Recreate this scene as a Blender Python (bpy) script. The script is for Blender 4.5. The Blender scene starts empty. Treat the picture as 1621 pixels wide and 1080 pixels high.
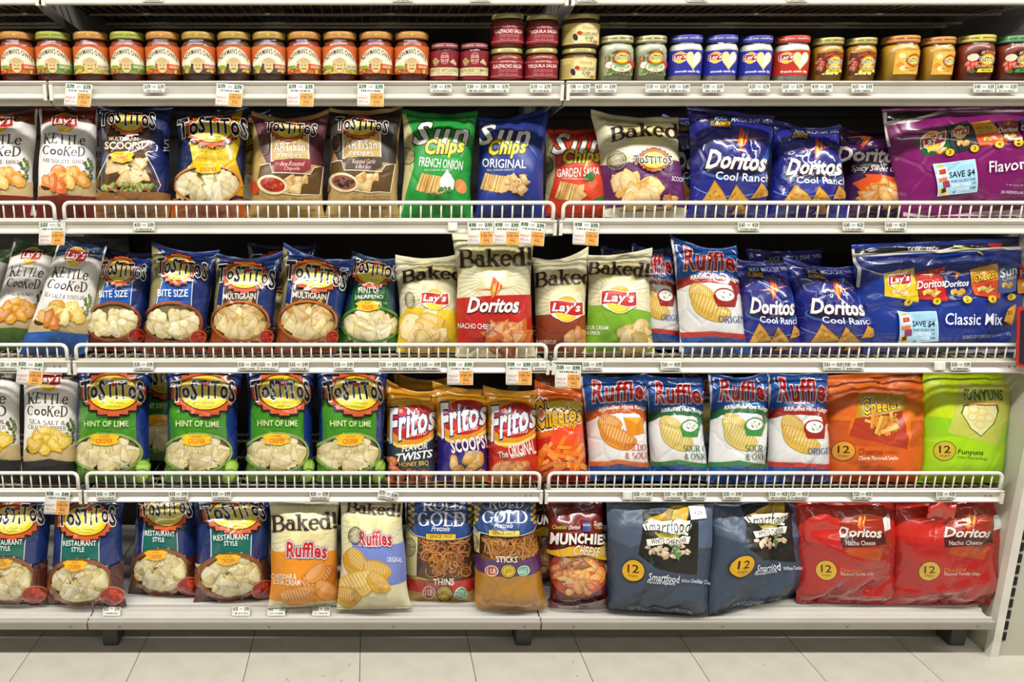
import bpy, math, random
import numpy as np
from mathutils import Vector

# ------------------------------------------------------------------ camera, world, light, exposure
SC = bpy.context.scene
COL = SC.collection
F_PX, PX0, PY0, CAM_H = 1253.0, 585.0, 540.0, 1.326
PITCH = math.atan(285.0 / 1253.0)
cam_d = bpy.data.cameras.new('camera'); cam = bpy.data.objects.new('camera', cam_d); COL.objects.link(cam)
cam.location = (0, 0, CAM_H); cam.rotation_euler = (math.pi / 2 - PITCH, 0, 0)
cam_d.sensor_width = 36.0; cam_d.lens = F_PX / 1621.0 * 36.0
cam_d.shift_x = (810.5 - PX0) / 1621.0; cam_d.clip_start = 0.05
SC.camera = cam
W = bpy.data.worlds.new('store_air'); SC.world = W; W.use_nodes = True
W.node_tree.nodes['Background'].inputs[0].default_value = (1.0, 0.97, 0.92, 1)
W.node_tree.nodes['Background'].inputs[1].default_value = 0.13
def tube_light(name, x, y, z, lx, ly, power):
    d = bpy.data.lights.new(name, 'AREA'); d.shape = 'RECTANGLE'; d.size = lx; d.size_y = ly
    d.energy = power; d.color = (1.0, 0.98, 0.94)
    o = bpy.data.objects.new(name, d); COL.objects.link(o); o.location = (x, y, z)
    return o
tube_light('ceiling_tubes', 0.4, 0.72, 3.0, 9.0, 0.16, 330)
tube_light('far_ceiling_tubes', 0.4, -1.5, 3.1, 9.0, 0.3, 70)
SC.view_settings.view_transform = 'Standard'; SC.view_settings.look = 'None'
SC.view_settings.gamma = 1.0; SC.view_settings.use_curve_mapping = False
SC.view_settings.exposure = -0.24

# ------------------------------------------------------------------ pixel <-> place
CT, ST = math.cos(PITCH), math.sin(PITCH)
def at(px, py, Y):
    a = (px - PX0) / F_PX; b = -(py - PY0) / F_PX
    d = np.array([a, CT + b * ST, -ST + b * CT]); t = Y / d[1]
    return np.array([0, 0, CAM_H]) + d * t
def at_z(px, py, z):
    a = (px - PX0) / F_PX; b = -(py - PY0) / F_PX
    d = np.array([a, CT + b * ST, -ST + b * CT]); t = (z - CAM_H) / d[2]
    return np.array([0, 0, CAM_H]) + d * t
def zpx(py, Y): return at(PX0, py, Y)[2]
def xpx(px, Y, z):
    zc = Y * CT - (z - CAM_H) * ST
    return (px - PX0) / F_PX * zc
def proj(P):
    P = np.asarray(P); dx = P[..., 0]; dy = P[..., 1]; dz = P[..., 2] - CAM_H
    zc = dy * CT - dz * ST; yc = dy * ST + dz * CT
    return np.stack([PX0 + F_PX * dx / zc, PY0 - F_PX * yc / zc], -1)

# ------------------------------------------------------------------ materials
def srgb(h):
    if isinstance(h, tuple): return h
    v = [int(h[i:i + 2], 16) / 255 for i in (0, 2, 4)]
    return tuple((c / 12.92 if c <= .04045 else ((c + .055) / 1.055) ** 2.4) for c in v)
MATS = {}
def mat(name, color=None, rough=.5, metal=0., spec=.5, coat=0., bump=0., bscale=40., bdetail=3., vary=0., vscale=8., bdist=.004, attr=False, vcol=None, ridged=False):
    if name in MATS: return MATS[name]
    m = bpy.data.materials.new(name); m.use_nodes = True; nt = m.node_tree; N = nt.nodes; L = nt.links
    b = N['Principled BSDF']; b.inputs['Roughness'].default_value = rough; b.inputs['Metallic'].default_value = metal
    b.inputs['Specular IOR Level'].default_value = spec; b.inputs['Coat Weight'].default_value = coat; b.inputs['Coat Roughness'].default_value = .05
    tc = N.new('ShaderNodeTexCoord')
    if attr:
        a = N.new('ShaderNodeAttribute'); a.attribute_name = 'Col'; src = a.outputs['Color']
    else:
        r = N.new('ShaderNodeRGB'); r.outputs[0].default_value = (*srgb(color), 1); src = r.outputs[0]
    if vary > 0:
        n = N.new('ShaderNodeTexNoise'); n.inputs['Scale'].default_value = vscale; n.inputs['Detail'].default_value = 5
        L.new(tc.outputs['Object'], n.inputs['Vector'])
        rp = N.new('ShaderNodeValToRGB'); rp.color_ramp.elements[0].position = .35; rp.color_ramp.elements[1].position = .72
        L.new(n.outputs[0], rp.inputs[0])
        mx = N.new('ShaderNodeMix'); mx.data_type = 'RGBA'
        ml = N.new('ShaderNodeMath'); ml.operation = 'MULTIPLY'; ml.inputs[1].default_value = vary; L.new(rp.outputs[0], ml.inputs[0])
        L.new(ml.outputs[0], mx.inputs[0]); L.new(src, mx.inputs[6]); mx.inputs[7].default_value = (*srgb(vcol or '5a5145'), 1)
        src = mx.outputs[2]
    L.new(src, b.inputs['Base Color'])
    if bump > 0:
        n = N.new('ShaderNodeTexNoise'); n.inputs['Scale'].default_value = bscale; n.inputs['Detail'].default_value = bdetail
        n.inputs['Distortion'].default_value = .6
        if ridged: n.noise_type = 'RIDGED_MULTIFRACTAL'; n.normalize = True
        L.new(tc.outputs['Object'], n.inputs['Vector'])
        bp = N.new('ShaderNodeBump'); bp.inputs['Strength'].default_value = bump; bp.inputs['Distance'].default_value = bdist
        L.new(n.outputs[0], bp.inputs['Height']); L.new(bp.outputs[0], b.inputs['Normal'])
        if ridged:   # sharp straight folds of plastic film on top of the soft crinkle
            geo = N.new('ShaderNodeNewGeometry'); L.new(geo.outputs['Position'], n.inputs['Vector'])
            vo = N.new('ShaderNodeTexVoronoi'); vo.feature = 'DISTANCE_TO_EDGE'; vo.inputs['Scale'].default_value = 13; L.new(geo.outputs['Position'], vo.inputs['Vector'])
            mr = N.new('ShaderNodeMapRange'); mr.inputs['From Max'].default_value = .09; L.new(vo.outputs['Distance'], mr.inputs['Value'])
            b2 = N.new('ShaderNodeBump'); b2.inputs['Strength'].default_value = bump * .75; b2.inputs['Distance'].default_value = .0035; L.new(mr.outputs[0], b2.inputs['Height']); L.new(bp.outputs[0], b2.inputs['Normal']); L.new(b2.outputs[0], b.inputs['Normal'])
    MATS[name] = m; return m
def glass_mat():
    m = bpy.data.materials.new('jar_glass'); m.use_nodes = True; nt = m.node_tree; N = nt.nodes; L = nt.links
    N.remove(N['Principled BSDF']); out = N['Material Output']
    t = N.new('ShaderNodeBsdfTransparent'); t.inputs[0].default_value = (.98, .99, .98, 1)
    g = N.new('ShaderNodeBsdfGlossy'); g.inputs['Roughness'].default_value = .04
    f = N.new('ShaderNodeFresnel'); f.inputs['IOR'].default_value = 1.5
    n = N.new('ShaderNodeTexNoise'); n.inputs['Scale'].default_value = 60
    bp = N.new('ShaderNodeBump'); bp.inputs['Strength'].default_value = .15; bp.inputs['Distance'].default_value = .002
    L.new(n.outputs[0], bp.inputs['Height']); L.new(bp.outputs[0], g.inputs['Normal'])
    mx = N.new('ShaderNodeMixShader'); L.new(f.outputs[0], mx.inputs[0]); L.new(t.outputs[0], mx.inputs[1]); L.new(g.outputs[0], mx.inputs[2])
    L.new(mx.outputs[0], out.inputs[0]); return m
FILM = mat('glossy_film', attr=True, rough=.24, spec=.5, coat=.8, bump=.55, bscale=9, bdetail=2.5, bdist=.012, ridged=True)
MATTE = mat('matte_film', attr=True, rough=.36, spec=.45, bump=.32, bscale=8, bdetail=2.5, bdist=.012, ridged=True)
PRINT = mat('printed_card', attr=True, rough=.55, spec=.3, bump=.05, bscale=60)
LABEL = mat('jar_label', attr=True, rough=.35, spec=.45, bump=.05, bscale=60)
WHITE = mat('white_enamel', 'd9d5c8', rough=.3, bump=.05, bscale=30, vary=.25, vscale=14, vcol='a89f8c')
LIP = mat('lip_enamel', 'd3cec2', rough=.27, metal=.15, bump=.06, bscale=22, vary=.3, vscale=9, vcol='9c9484')
WIRE = mat('coated_wire', 'e2ddcf', rough=.35, bump=.03)
DARKWIRE = mat('shelf_wire', '7d725e', rough=.45, bump=.05)
BACK = mat('back_panel_paint', '211c18', rough=.7, bump=.1, vary=.3, vscale=5, vcol='16120f')
GLASS = glass_mat()

# ------------------------------------------------------------------ objects
def tag(o, label=None, cat=None, group=None, kind=None):
    for k, v in (('label', label), ('category', cat), ('group', group), ('kind', kind)):
        if v: o[k] = v
    return o
def empty(name, loc):
    o = bpy.data.objects.new(name, None); COL.objects.link(o); o.location = loc; o.empty_display_size = .02
    return o
def link(name, me, parent=None, loc=(0, 0, 0)):
    o = bpy.data.objects.new(name, me); COL.objects.link(o); o.location = loc
    if parent is not None: o.parent = parent
    return o
def mesh(name, V, Fc, m, smooth=False):
    me = bpy.data.meshes.new(name); me.from_pydata([tuple(map(float, v)) for v in V], [], [tuple(f) for f in Fc])
    me.materials.append(m)
    if smooth: me.polygons.foreach_set('use_smooth', [True] * len(me.polygons))
    me.update(); return me
def box_vf(x0, y0, z0, x1, y1, z1, n=0):
    V = [(x0, y0, z0), (x1, y0, z0), (x1, y1, z0), (x0, y1, z0), (x0, y0, z1), (x1, y0, z1), (x1, y1, z1), (x0, y1, z1)]
    Fc = [(0, 3, 2, 1), (4, 5, 6, 7), (0, 1, 5, 4), (1, 2, 6, 5), (2, 3, 7, 6), (3, 0, 4, 7)]
    return V, [tuple(i + n for i in f) for f in Fc]
def bevel_box(name, x0, y0, z0, x1, y1, z1, m, r=.002):
    import bmesh
    V, Fc = box_vf(x0, y0, z0, x1, y1, z1); me = mesh(name, V, Fc, m)
    bm = bmesh.new(); bm.from_mesh(me); bmesh.ops.bevel(bm, geom=bm.edges[:], offset=r, segments=2, affect='EDGES', profile=.5)
    bm.to_mesh(me); bm.free(); return me
def tube_vf(pts, r, k=8, n=0):
    pts = [np.array(p, float) for p in pts]; V = []; Fc = []
    for i, p in enumerate(pts):
        t = (pts[min(i + 1, len(pts) - 1)] - pts[max(i - 1, 0)]); t /= np.linalg.norm(t)
        a = np.cross(t, (0, 1, 0) if abs(t[1]) < .9 else (1, 0, 0)); a /= np.linalg.norm(a); b = np.cross(t, a)
        for j in range(k):
            th = 2 * math.pi * j / k; V.append(p + r * (math.cos(th) * a + math.sin(th) * b))
    for i in range(len(pts) - 1):
        for j in range(k):
            j2 = (j + 1) % k; Fc.append((n + i * k + j, n + i * k + j2, n + (i + 1) * k + j2, n + (i + 1) * k + j))
    Fc.append(tuple(n + j for j in range(k))[::-1]); Fc.append(tuple(n + (len(pts) - 1) * k + j for j in range(k)))
    return V, Fc
def extrude_profile(name, prof, x0, x1, m):
    k = len(prof); V = [(x0, y, z) for y, z in prof] + [(x1, y, z) for y, z in prof]
    Fc = [(j, (j + 1) % k, k + (j + 1) % k, k + j) for j in range(k)] + [tuple(range(k))[::-1], tuple(range(k, 2 * k))]
    return mesh(name, V, Fc, m)
def lathe(name, prof, m, k=40, smooth=True):
    V = []; Fc = []
    for r, z in prof:
        for j in range(k): V.append((r * math.cos(2 * math.pi * j / k), r * math.sin(2 * math.pi * j / k), z))
    for i in range(len(prof) - 1):
        for j in range(k):
            j2 = (j + 1) % k; Fc.append((i * k + j, i * k + j2, (i + 1) * k + j2, (i + 1) * k + j))
    Fc.append(tuple(range(k))[::-1]); Fc.append(tuple((len(prof) - 1) * k + j for j in range(k)))
    return mesh(name, V, Fc, m, smooth)

# ------------------------------------------------------------------ lettering
GLY = {}
def warm(chars, offs):
    for ch in chars:
        for o in offs: glyph(ch, o)
def glyph(ch, off=0.):
    key = (ch, round(off, 3))
    if key in GLY: return GLY[key]
    def ev(s, o):
        c = bpy.data.curves.new('g', 'FONT'); c.body = s; c.offset = o; c.resolution_u = 2; c.fill_mode = 'FRONT'
        ob = bpy.data.objects.new('g', c); COL.objects.link(ob); dg = bpy.context.evaluated_depsgraph_get()
        me = ob.evaluated_get(dg).to_mesh(); me.calc_loop_triangles()
        V = np.array([v.co[:2] for v in me.vertices]).reshape(-1, 2); T = np.array([t.vertices[:] for t in me.loop_triangles], int).reshape(-1, 3)
        ob.evaluated_get(dg).to_mesh_clear(); bpy.data.objects.remove(ob); bpy.data.curves.remove(c)
        return V, T
    V, T = ev(ch, off); tri = V[T] if len(T) else np.zeros((0, 3, 2))
    if off == 0:
        w = ev('H' + ch + 'H', 0)[0][:, 0].max() - ev('HH', 0)[0][:, 0].max()
    else: w = glyph(ch, 0)[1]
    GLY[key] = (tri, w); return GLY[key]
def quad_tris(a, b, c, d): return [(a, b, c), (a, c, d)]
def strokes_tris(pts, ws):
    pts = np.array(pts, float); out = []
    L = []; R = []
    for i in range(len(pts)):
        t = pts[min(i + 1, len(pts) - 1)] - pts[max(i - 1, 0)]; t /= (np.linalg.norm(t) + 1e-9); nrm = np.array([-t[1], t[0]])
        w = ws[i] if hasattr(ws, '__len__') else ws
        L.append(pts[i] + nrm * w / 2); R.append(pts[i] - nrm * w / 2)
    for i in range(len(pts) - 1): out += quad_tris(L[i], L[i + 1], R[i + 1], R[i])
    return out
# slab lettering for the serif words: s = stem, t = thin stroke, a = arc with contrast, f = foot
SER = {
 'B': (.66, 's.13,0,.13,.7 f.13,0 f.13,.7 a.33,.53,.2,.17,-90,90 a.34,.18,.24,.18,-90,90 t.13,.7,.33,.7 t.13,.36,.33,.36 t.13,0,.33,0'),
 'a': (.54, 'a.22,.17,.17,.16,20,340 s.38,0,.38,.36 a.24,.34,.14,.14,0,150 f.4,0'),
 'k': (.58, 's.12,0,.12,.72 f.12,0 f.09,.72 t.14,.22,.42,.46 s.24,.3,.46,0 f.46,0 f.42,.46'),
 'e': (.52, 'a.25,.23,.2,.23,0,325 t.06,.25,.44,.25'),
 'd': (.58, 'a.24,.23,.19,.23,15,345 s.42,0,.42,.72 f.45,0 f.39,.72'),
 '!': (.28, 's.13,.2,.13,.74 a.13,.05,.035,.04,0,360'),
 'K': (.68, 's.13,0,.13,.7 f.13,0 f.13,.7 t.15,.28,.52,.7 s.26,.4,.56,0 f.56,0 f.52,.7'),
 'E': (.56, 's.13,0,.13,.7 f.1,0 f.1,.7 t.13,.68,.48,.68 t.13,.36,.4,.36 t.13,.02,.48,.02 t.48,.68,.48,.56 t.48,.02,.48,.15'),
 'T': (.6, 's.3,0,.3,.7 f.3,0 t.04,.68,.56,.68 t.05,.68,.05,.55 t.55,.68,.55,.55'),
 'L': (.54, 's.13,0,.13,.7 f.13,0 f.13,.7 t.13,.02,.48,.02 t.48,.02,.48,.17'),
 'C': (.62, 'a.32,.35,.25,.34,42,318'), 'O': (.7, 'a.34,.35,.27,.34,0,360'), 'Q': (.7, 'a.34,.35,.27,.34,0,360 t.36,.12,.6,-.1'),
 'D': (.68, 's.13,0,.13,.7 f.1,0 f.1,.7 a.27,.35,.32,.34,-90,90 t.13,.69,.27,.69 t.13,.01,.27,.01'),
 'R': (.68, 's.13,0,.13,.7 f.13,0 f.13,.7 a.33,.53,.21,.17,-90,90 t.13,.7,.33,.7 t.13,.36,.33,.36 s.32,.36,.56,0 f.57,0'),
 'I': (.34, 's.16,0,.16,.7 f.16,0 f.16,.7'), 'N': (.72, 't.13,0,.13,.7 f.13,0 f.1,.7 s.13,.7,.56,0 t.57,0,.57,.7 f.57,.7'),
 'G': (.68, 'a.32,.35,.25,.34,42,330 s.54,.02,.54,.3 f.52,.3'), 'A': (.68, 't.1,0,.33,.7 s.33,.7,.56,0 f.1,0 f.56,0 t.2,.24,.46,.24'),
 'H': (.72, 's.13,0,.13,.7 s.56,0,.56,.7 f.13,0 f.13,.7 f.56,0 f.56,.7 t.13,.36,.56,.36'),
 'S': (.54, 'a.27,.52,.18,.17,40,270 a.26,.18,.19,.17,-140,90'), 'U': (.7, 's.13,.22,.13,.7 t.56,.22,.56,.7 a.345,.22,.215,.22,180,360 f.13,.7 f.56,.7'),
 'M': (.84, 't.12,0,.14,.7 s.14,.7,.4,.05 t.4,.05,.66,.7 s.68,.7,.7,0 f.12,0 f.7,0 f.12,.7 f.69,.7'),
 'P': (.6, 's.13,0,.13,.7 f.13,0 f.13,.7 a.31,.5,.21,.2,-90,90 t.13,.7,.31,.7 t.13,.3,.31,.3'),
 'V': (.66, 's.1,.7,.33,0 t.33,0,.56,.7 f.1,.7 f.56,.7'), 'J': (.4, 's.24,.1,.24,.7 a.13,.1,.11,.13,180,360 f.24,.7'),
 'Y': (.64, 's.08,.7,.32,.32 t.32,.32,.56,.7 s.32,0,.32,.32 f.08,.7 f.56,.7 f.32,0'),
 '&': (.7, 'a.3,.54,.13,.16,0,360 a.27,.19,.2,.19,60,330 s.24,.42,.58,0'), 'W': (.9, 's.08,.7,.27,0 t.27,0,.44,.6 s.44,.6,.62,0 t.62,0,.8,.7 f.08,.7 f.8,.7'),
}
def ser_glyph(ch, heavy):
    key = ('ser', ch, heavy)
    if key in GLY: return GLY[key]
    if ch == ' ': return (np.zeros((0, 3, 2)), .3)
    if ch not in SER: return glyph(ch, .01)
    w, spec = SER[ch]; S, T = .085 * heavy + .03, .035 * heavy + .012; out = []
    for it in spec.split():
        v = [float(x) for x in it[1:].split(',')]
        if it[0] in 'st': out += strokes_tris([(v[0], v[1]), (v[2], v[3])], S if it[0] == 's' else T)
        elif it[0] == 'f': out += strokes_tris([(v[0] - S * .5 - .055, v[1]), (v[0] + S * .5 + .055, v[1])], T)
        else:
            A = np.radians(np.linspace(v[4], v[5], 22)); P = np.stack([v[0] + v[2] * np.cos(A), v[1] + v[3] * np.sin(A)], 1)
            out += strokes_tris(P, T + (S - T) * np.abs(np.cos(A)) ** 1.3)
    GLY[key] = (np.array(out), w); return GLY[key]

# ------------------------------------------------------------------ flat print: layers of triangles in the bag's own front
def tri_poly(pts):
    from mathutils.geometry import tessellate_polygon
    T = tessellate_polygon([[Vector((p[0], p[1], 0)) for p in pts]]); P = np.array(pts, float)
    return P[np.array([t[:] for t in T], int).reshape(-1, 3)]
def ell_pts(cx, cy, rx, ry, n=28, a0=0, rot=0):
    A = a0 + np.linspace(0, 2 * np.pi, n, endpoint=False); x = rx * np.cos(A); y = ry * np.sin(A); c, s = math.cos(rot), math.sin(rot)
    return np.stack([cx + x * c - y * s, cy + x * s + y * c], 1)
def lerp(a, b, t): return tuple(x + (y - x) * t for x, y in zip(a, b))
class Art:
    def __init__(s): s.T = []; s.C = []; s.L = []; s.G = []; s.S = []; s.n = 0
    def add(s, tri, col, g, same=False, solid=False):
        tri = np.asarray(tri, float).reshape(-1, 3, 2)
        if not len(tri): return
        if not same: s.n += 1
        s.T.append(tri); s.C.append((srgb(col), len(tri))); s.L.append((s.n, len(tri))); s.G.append((g, len(tri))); s.S.append(np.full(len(tri), solid))
    def poly(s, pts, col, g='printed_panel'): s.add(tri_poly(pts), col, g, solid=True)
    def ell(s, cx, cy, rx, ry, col, g='printed_panel', n=28, rot=0): s.poly(ell_pts(cx, cy, rx, ry, n, 0, rot), col, g)
    def rect(s, x0, y0, x1, y1, col, g='printed_panel', r=0):
        if r <= 0: s.add([[(x0, y0), (x1, y0), (x1, y1)], [(x0, y0), (x1, y1), (x0, y1)]], col, g, solid=True); return
        P = []
        for cx, cy, a in ((x1 - r, y1 - r, 0), (x0 + r, y1 - r, 90), (x0 + r, y0 + r, 180), (x1 - r, y0 + r, 270)):
            for k in range(5): th = math.radians(a + k * 22.5); P.append((cx + r * math.cos(th), cy + r * math.sin(th)))
        s.poly(P, col, g)
    def line(s, pts, w, col, g='printed_panel'): s.add(strokes_tris(pts, w), col, g)
    def ring(s, cx, cy, rx, ry, w, col, g='printed_panel', a0=0, a1=360):
        A = np.radians(np.linspace(a0, a1, 40)); s.line(np.stack([cx + rx * np.cos(A), cy + ry * np.sin(A)], 1), w, col, g)
    def text(s, t, x0, y0, x1, y1, col, g='flavor_lettering', out=None, ow=.06, out2=None, ow2=.12, bold=.014, slant=0, arch=0, rot=0, taper=0, ser=0, jit=0, seed=1, gap=0, fan=0):
        """letters fitted to the box x0..x1, y0 (top)..y1 (bottom)"""
        rnd = random.Random(seed); x = 0; lay = []; bold = bold * .7
        if out and not ser: ow = bold + (ow - bold) * .75; ow2 *= .85; gap = max(gap, .035)
        for ch in t:
            J = (rnd.uniform(-1, 1), rnd.uniform(-1, 1), rnd.uniform(-1, 1))
            tri, w = ser_glyph(ch, ser) if ser else glyph(ch, 0)
            lay.append((ch, x, w, J)); x += w + gap
        def build(off):
            R = []
            for ch, x, w, J in lay:
                tri = ser_glyph(ch, ser)[0] if ser else glyph(ch, off)[0]
                if ser and off > .02 and len(tri):
                    tri = np.concatenate([tri + np.array([math.cos(a), math.sin(a)]) * off for a in np.linspace(0, 2 * np.pi, 8, endpoint=False)])
                if not len(tri): continue
                q = tri.copy()
                if jit:
                    c = np.array([w / 2, .35]); a = J[0] * .16 * jit; q = q - c; q[..., 1] *= 1 + .16 * jit * J[1]
                    q = np.stack([q[..., 0] * math.cos(a) - q[..., 1] * math.sin(a), q[..., 0] * math.sin(a) + q[..., 1] * math.cos(a)], -1) + c
                    q[..., 1] += .07 * jit * J[2]
                q[..., 0] += x; R.append(q)
            return np.concatenate(R) if R else np.zeros((0, 3, 2))
        base = build(0)
        if not len(base): return
        mn = base.reshape(-1, 2).min(0); mx = base.reshape(-1, 2).max(0); sz = np.maximum(mx - mn, 1e-6)
        def fit(q):
            u = (q[..., 0] - mn[0]) / sz[0]; v = (q[..., 1] - mn[1]) / sz[1]; tt = 2 * u - 1
            X = x0 + u * (x1 - x0); h = (y1 - y0) * (1 + taper * tt + fan * (tt * tt - .5)); ym = (y0 + y1) / 2
            Y = ym + (.5 - v) * h - arch * (1 - tt * tt); X = X + slant * (v - .5) * (y1 - y0)
            if rot:
                cx = (x0 + x1) / 2; c, sn = math.cos(rot), math.sin(rot); dx = X - cx; dy = Y - ym
                X = cx + dx * c - dy * sn; Y = ym + dx * sn + dy * c
            return np.stack([X, Y], -1)
        if out2: s.add(fit(build(ow2)), out2, g)
        if out: s.add(fit(build(ow)), out, g)
        s.add(fit(build(bold) if bold and not ser else base), col, g)
    def chips(s, cx, cy, rx, ry, n, size, cols, kind='tri', g='chip_picture', seed=1, edge='6a4a18', spots=None, flat=.75):
        rnd = random.Random(seed); e = srgb(edge); C = [srgb(c) for c in cols]
        order = []
        for i in range(n):
            r = math.sqrt(rnd.random()); a = rnd.uniform(0, 6.283); order.append((cx + rx * r * math.cos(a), cy + ry * r * math.sin(a)))
        order.sort(key=lambda p: p[1] + rnd.uniform(-size, size) * .5)
        for x, y in order:
            sc = size * rnd.uniform(.75, 1.2); th = rnd.uniform(0, 6.283); c = lerp(rnd.choice(C), rnd.choice(C), rnd.random())
            if kind == 'tri':
                P = []
                for k in range(3):
                    for d in (-.35, 0, .35): rr = sc * (1.0 if d == 0 else .74) * rnd.uniform(.92, 1.06); a = th + k * 2.094 + d; P.append((rr * math.cos(a), rr * math.sin(a)))
            elif kind == 'round': P = [(sc * .85 * rnd.uniform(.9, 1.08) * math.cos(k * .524), sc * .85 * rnd.uniform(.9, 1.08) * math.sin(k * .524)) for k in range(12)]
            elif kind == 'stick': wq = .1 if n > 100 else .2; P = [(sc, wq * sc), (-sc, wq * sc), (-sc, -wq * sc), (sc, -wq * sc)]; P = [(a * math.cos(th) - b * math.sin(th), a * math.sin(th) + b * math.cos(th)) for a, b in P]
            else: P = [(sc * rnd.uniform(.75, 1.1) * math.cos(k * .698), sc * .8 * rnd.uniform(.75, 1.1) * math.sin(k * .698)) for k in range(9)]
            f = flat * rnd.uniform(.75, 1.15) if kind != 'stick' else 1; c2, s2 = math.cos(th * 2), math.sin(th * 2)
            Q = np.array([(px, py * f) for px, py in P])
            if kind != 'stick': Q = np.stack([Q[:, 0] * c2 - Q[:, 1] * s2, Q[:, 0] * s2 + Q[:, 1] * c2], 1)
            Q = Q + (x, y); ce = Q.mean(0)
            s.poly(ce + (Q - ce) * 1.07 + (.25, .5), lerp(c, e, .62), g); s.poly(Q, c, g)
            if kind != 'stick' and size > 5:
                s.poly(ce + (Q - ce) * .6 + (-.1 * sc, -.12 * sc), lerp(c, (1, .95, .8), .2), g)
                for k in range(1):
                    q = ce + (rnd.uniform(-.4, .4) * sc, rnd.uniform(-.3, .3) * sc); s.poly(ell_pts(q[0], q[1], .09 * sc, .06 * sc, 6), lerp(c, e, .35), g)
            if kind == 'ridge':
                t = np.array([math.cos(th), math.sin(th)]); nn = np.array([-t[1], t[0]])
                for k in range(-3, 4): s.line([ce + nn * k * sc * .22 - t * sc * .55, ce + nn * k * sc * .22 + t * sc * .55], .07 * sc, lerp(c, e, .3), g)
    def flat(s):
        T = np.concatenate(s.T); C = np.concatenate([np.tile(c, (n, 1)) for c, n in s.C]); L = np.concatenate([np.full(n, l) for l, n in s.L])
        G = sum([[g] * n for g, n in s.G], []); return T, C, L, np.array(G), np.concatenate(s.S)
def split(T, A, d):
    """cut triangles where the per-corner values d change sign; A = row attributes"""
    m = (d.min(1) < -1e-6) & (d.max(1) > 1e-6)
    if not m.any(): return T, A
    t = T[m]; dd = d[m].copy(); a = A[m]; pos = dd >= 0; lone = np.where(pos.sum(1) == 1, pos.argmax(1), (~pos).argmax(1))
    ix = (lone[:, None] + np.arange(3)) % 3; r = np.arange(len(t))[:, None]; t = t[r, ix]; dd = dd[r, ix]
    k1 = (dd[:, 0] / (dd[:, 0] - dd[:, 1]))[:, None]; k2 = (dd[:, 0] / (dd[:, 0] - dd[:, 2]))[:, None]
    p1 = t[:, 0] + (t[:, 1] - t[:, 0]) * k1; p2 = t[:, 0] + (t[:, 2] - t[:, 0]) * k2
    n = np.concatenate([np.stack([t[:, 0], p1, p2], 1), np.stack([p1, t[:, 1], t[:, 2]], 1), np.stack([p1, t[:, 2], p2], 1)])
    return np.concatenate([T[~m], n]), np.concatenate([A[~m], a, a, a])
def soup_mesh(name, P, Nn, C, m):
    n = len(P) // 3; me = bpy.data.meshes.new(name); me.vertices.add(n * 3); me.vertices.foreach_set('co', P.astype(np.float32).ravel())
    me.loops.add(n * 3); me.loops.foreach_set('vertex_index', np.arange(n * 3, dtype=np.int32))
    me.polygons.add(n); me.polygons.foreach_set('loop_start', np.arange(0, n * 3, 3, dtype=np.int32))
    me.update(calc_edges=True); me.polygons.foreach_set('use_smooth', np.ones(n, bool))
    a = me.attributes.new('Col', 'FLOAT_COLOR', 'POINT'); a.data.foreach_set('color', np.concatenate([C, np.ones((len(C), 1))], 1).astype(np.float32).ravel())
    a = me.attributes.new('custom_normal', 'FLOAT_VECTOR', 'POINT'); a.data.foreach_set('vector', Nn.astype(np.float32).ravel())
    me.materials.append(m); return me
def grid_normals(G):
    du = np.gradient(G, axis=0); dv = np.gradient(G, axis=1); n = np.cross(du, dv); return n / (np.linalg.norm(n, axis=-1, keepdims=True) + 1e-12)
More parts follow.
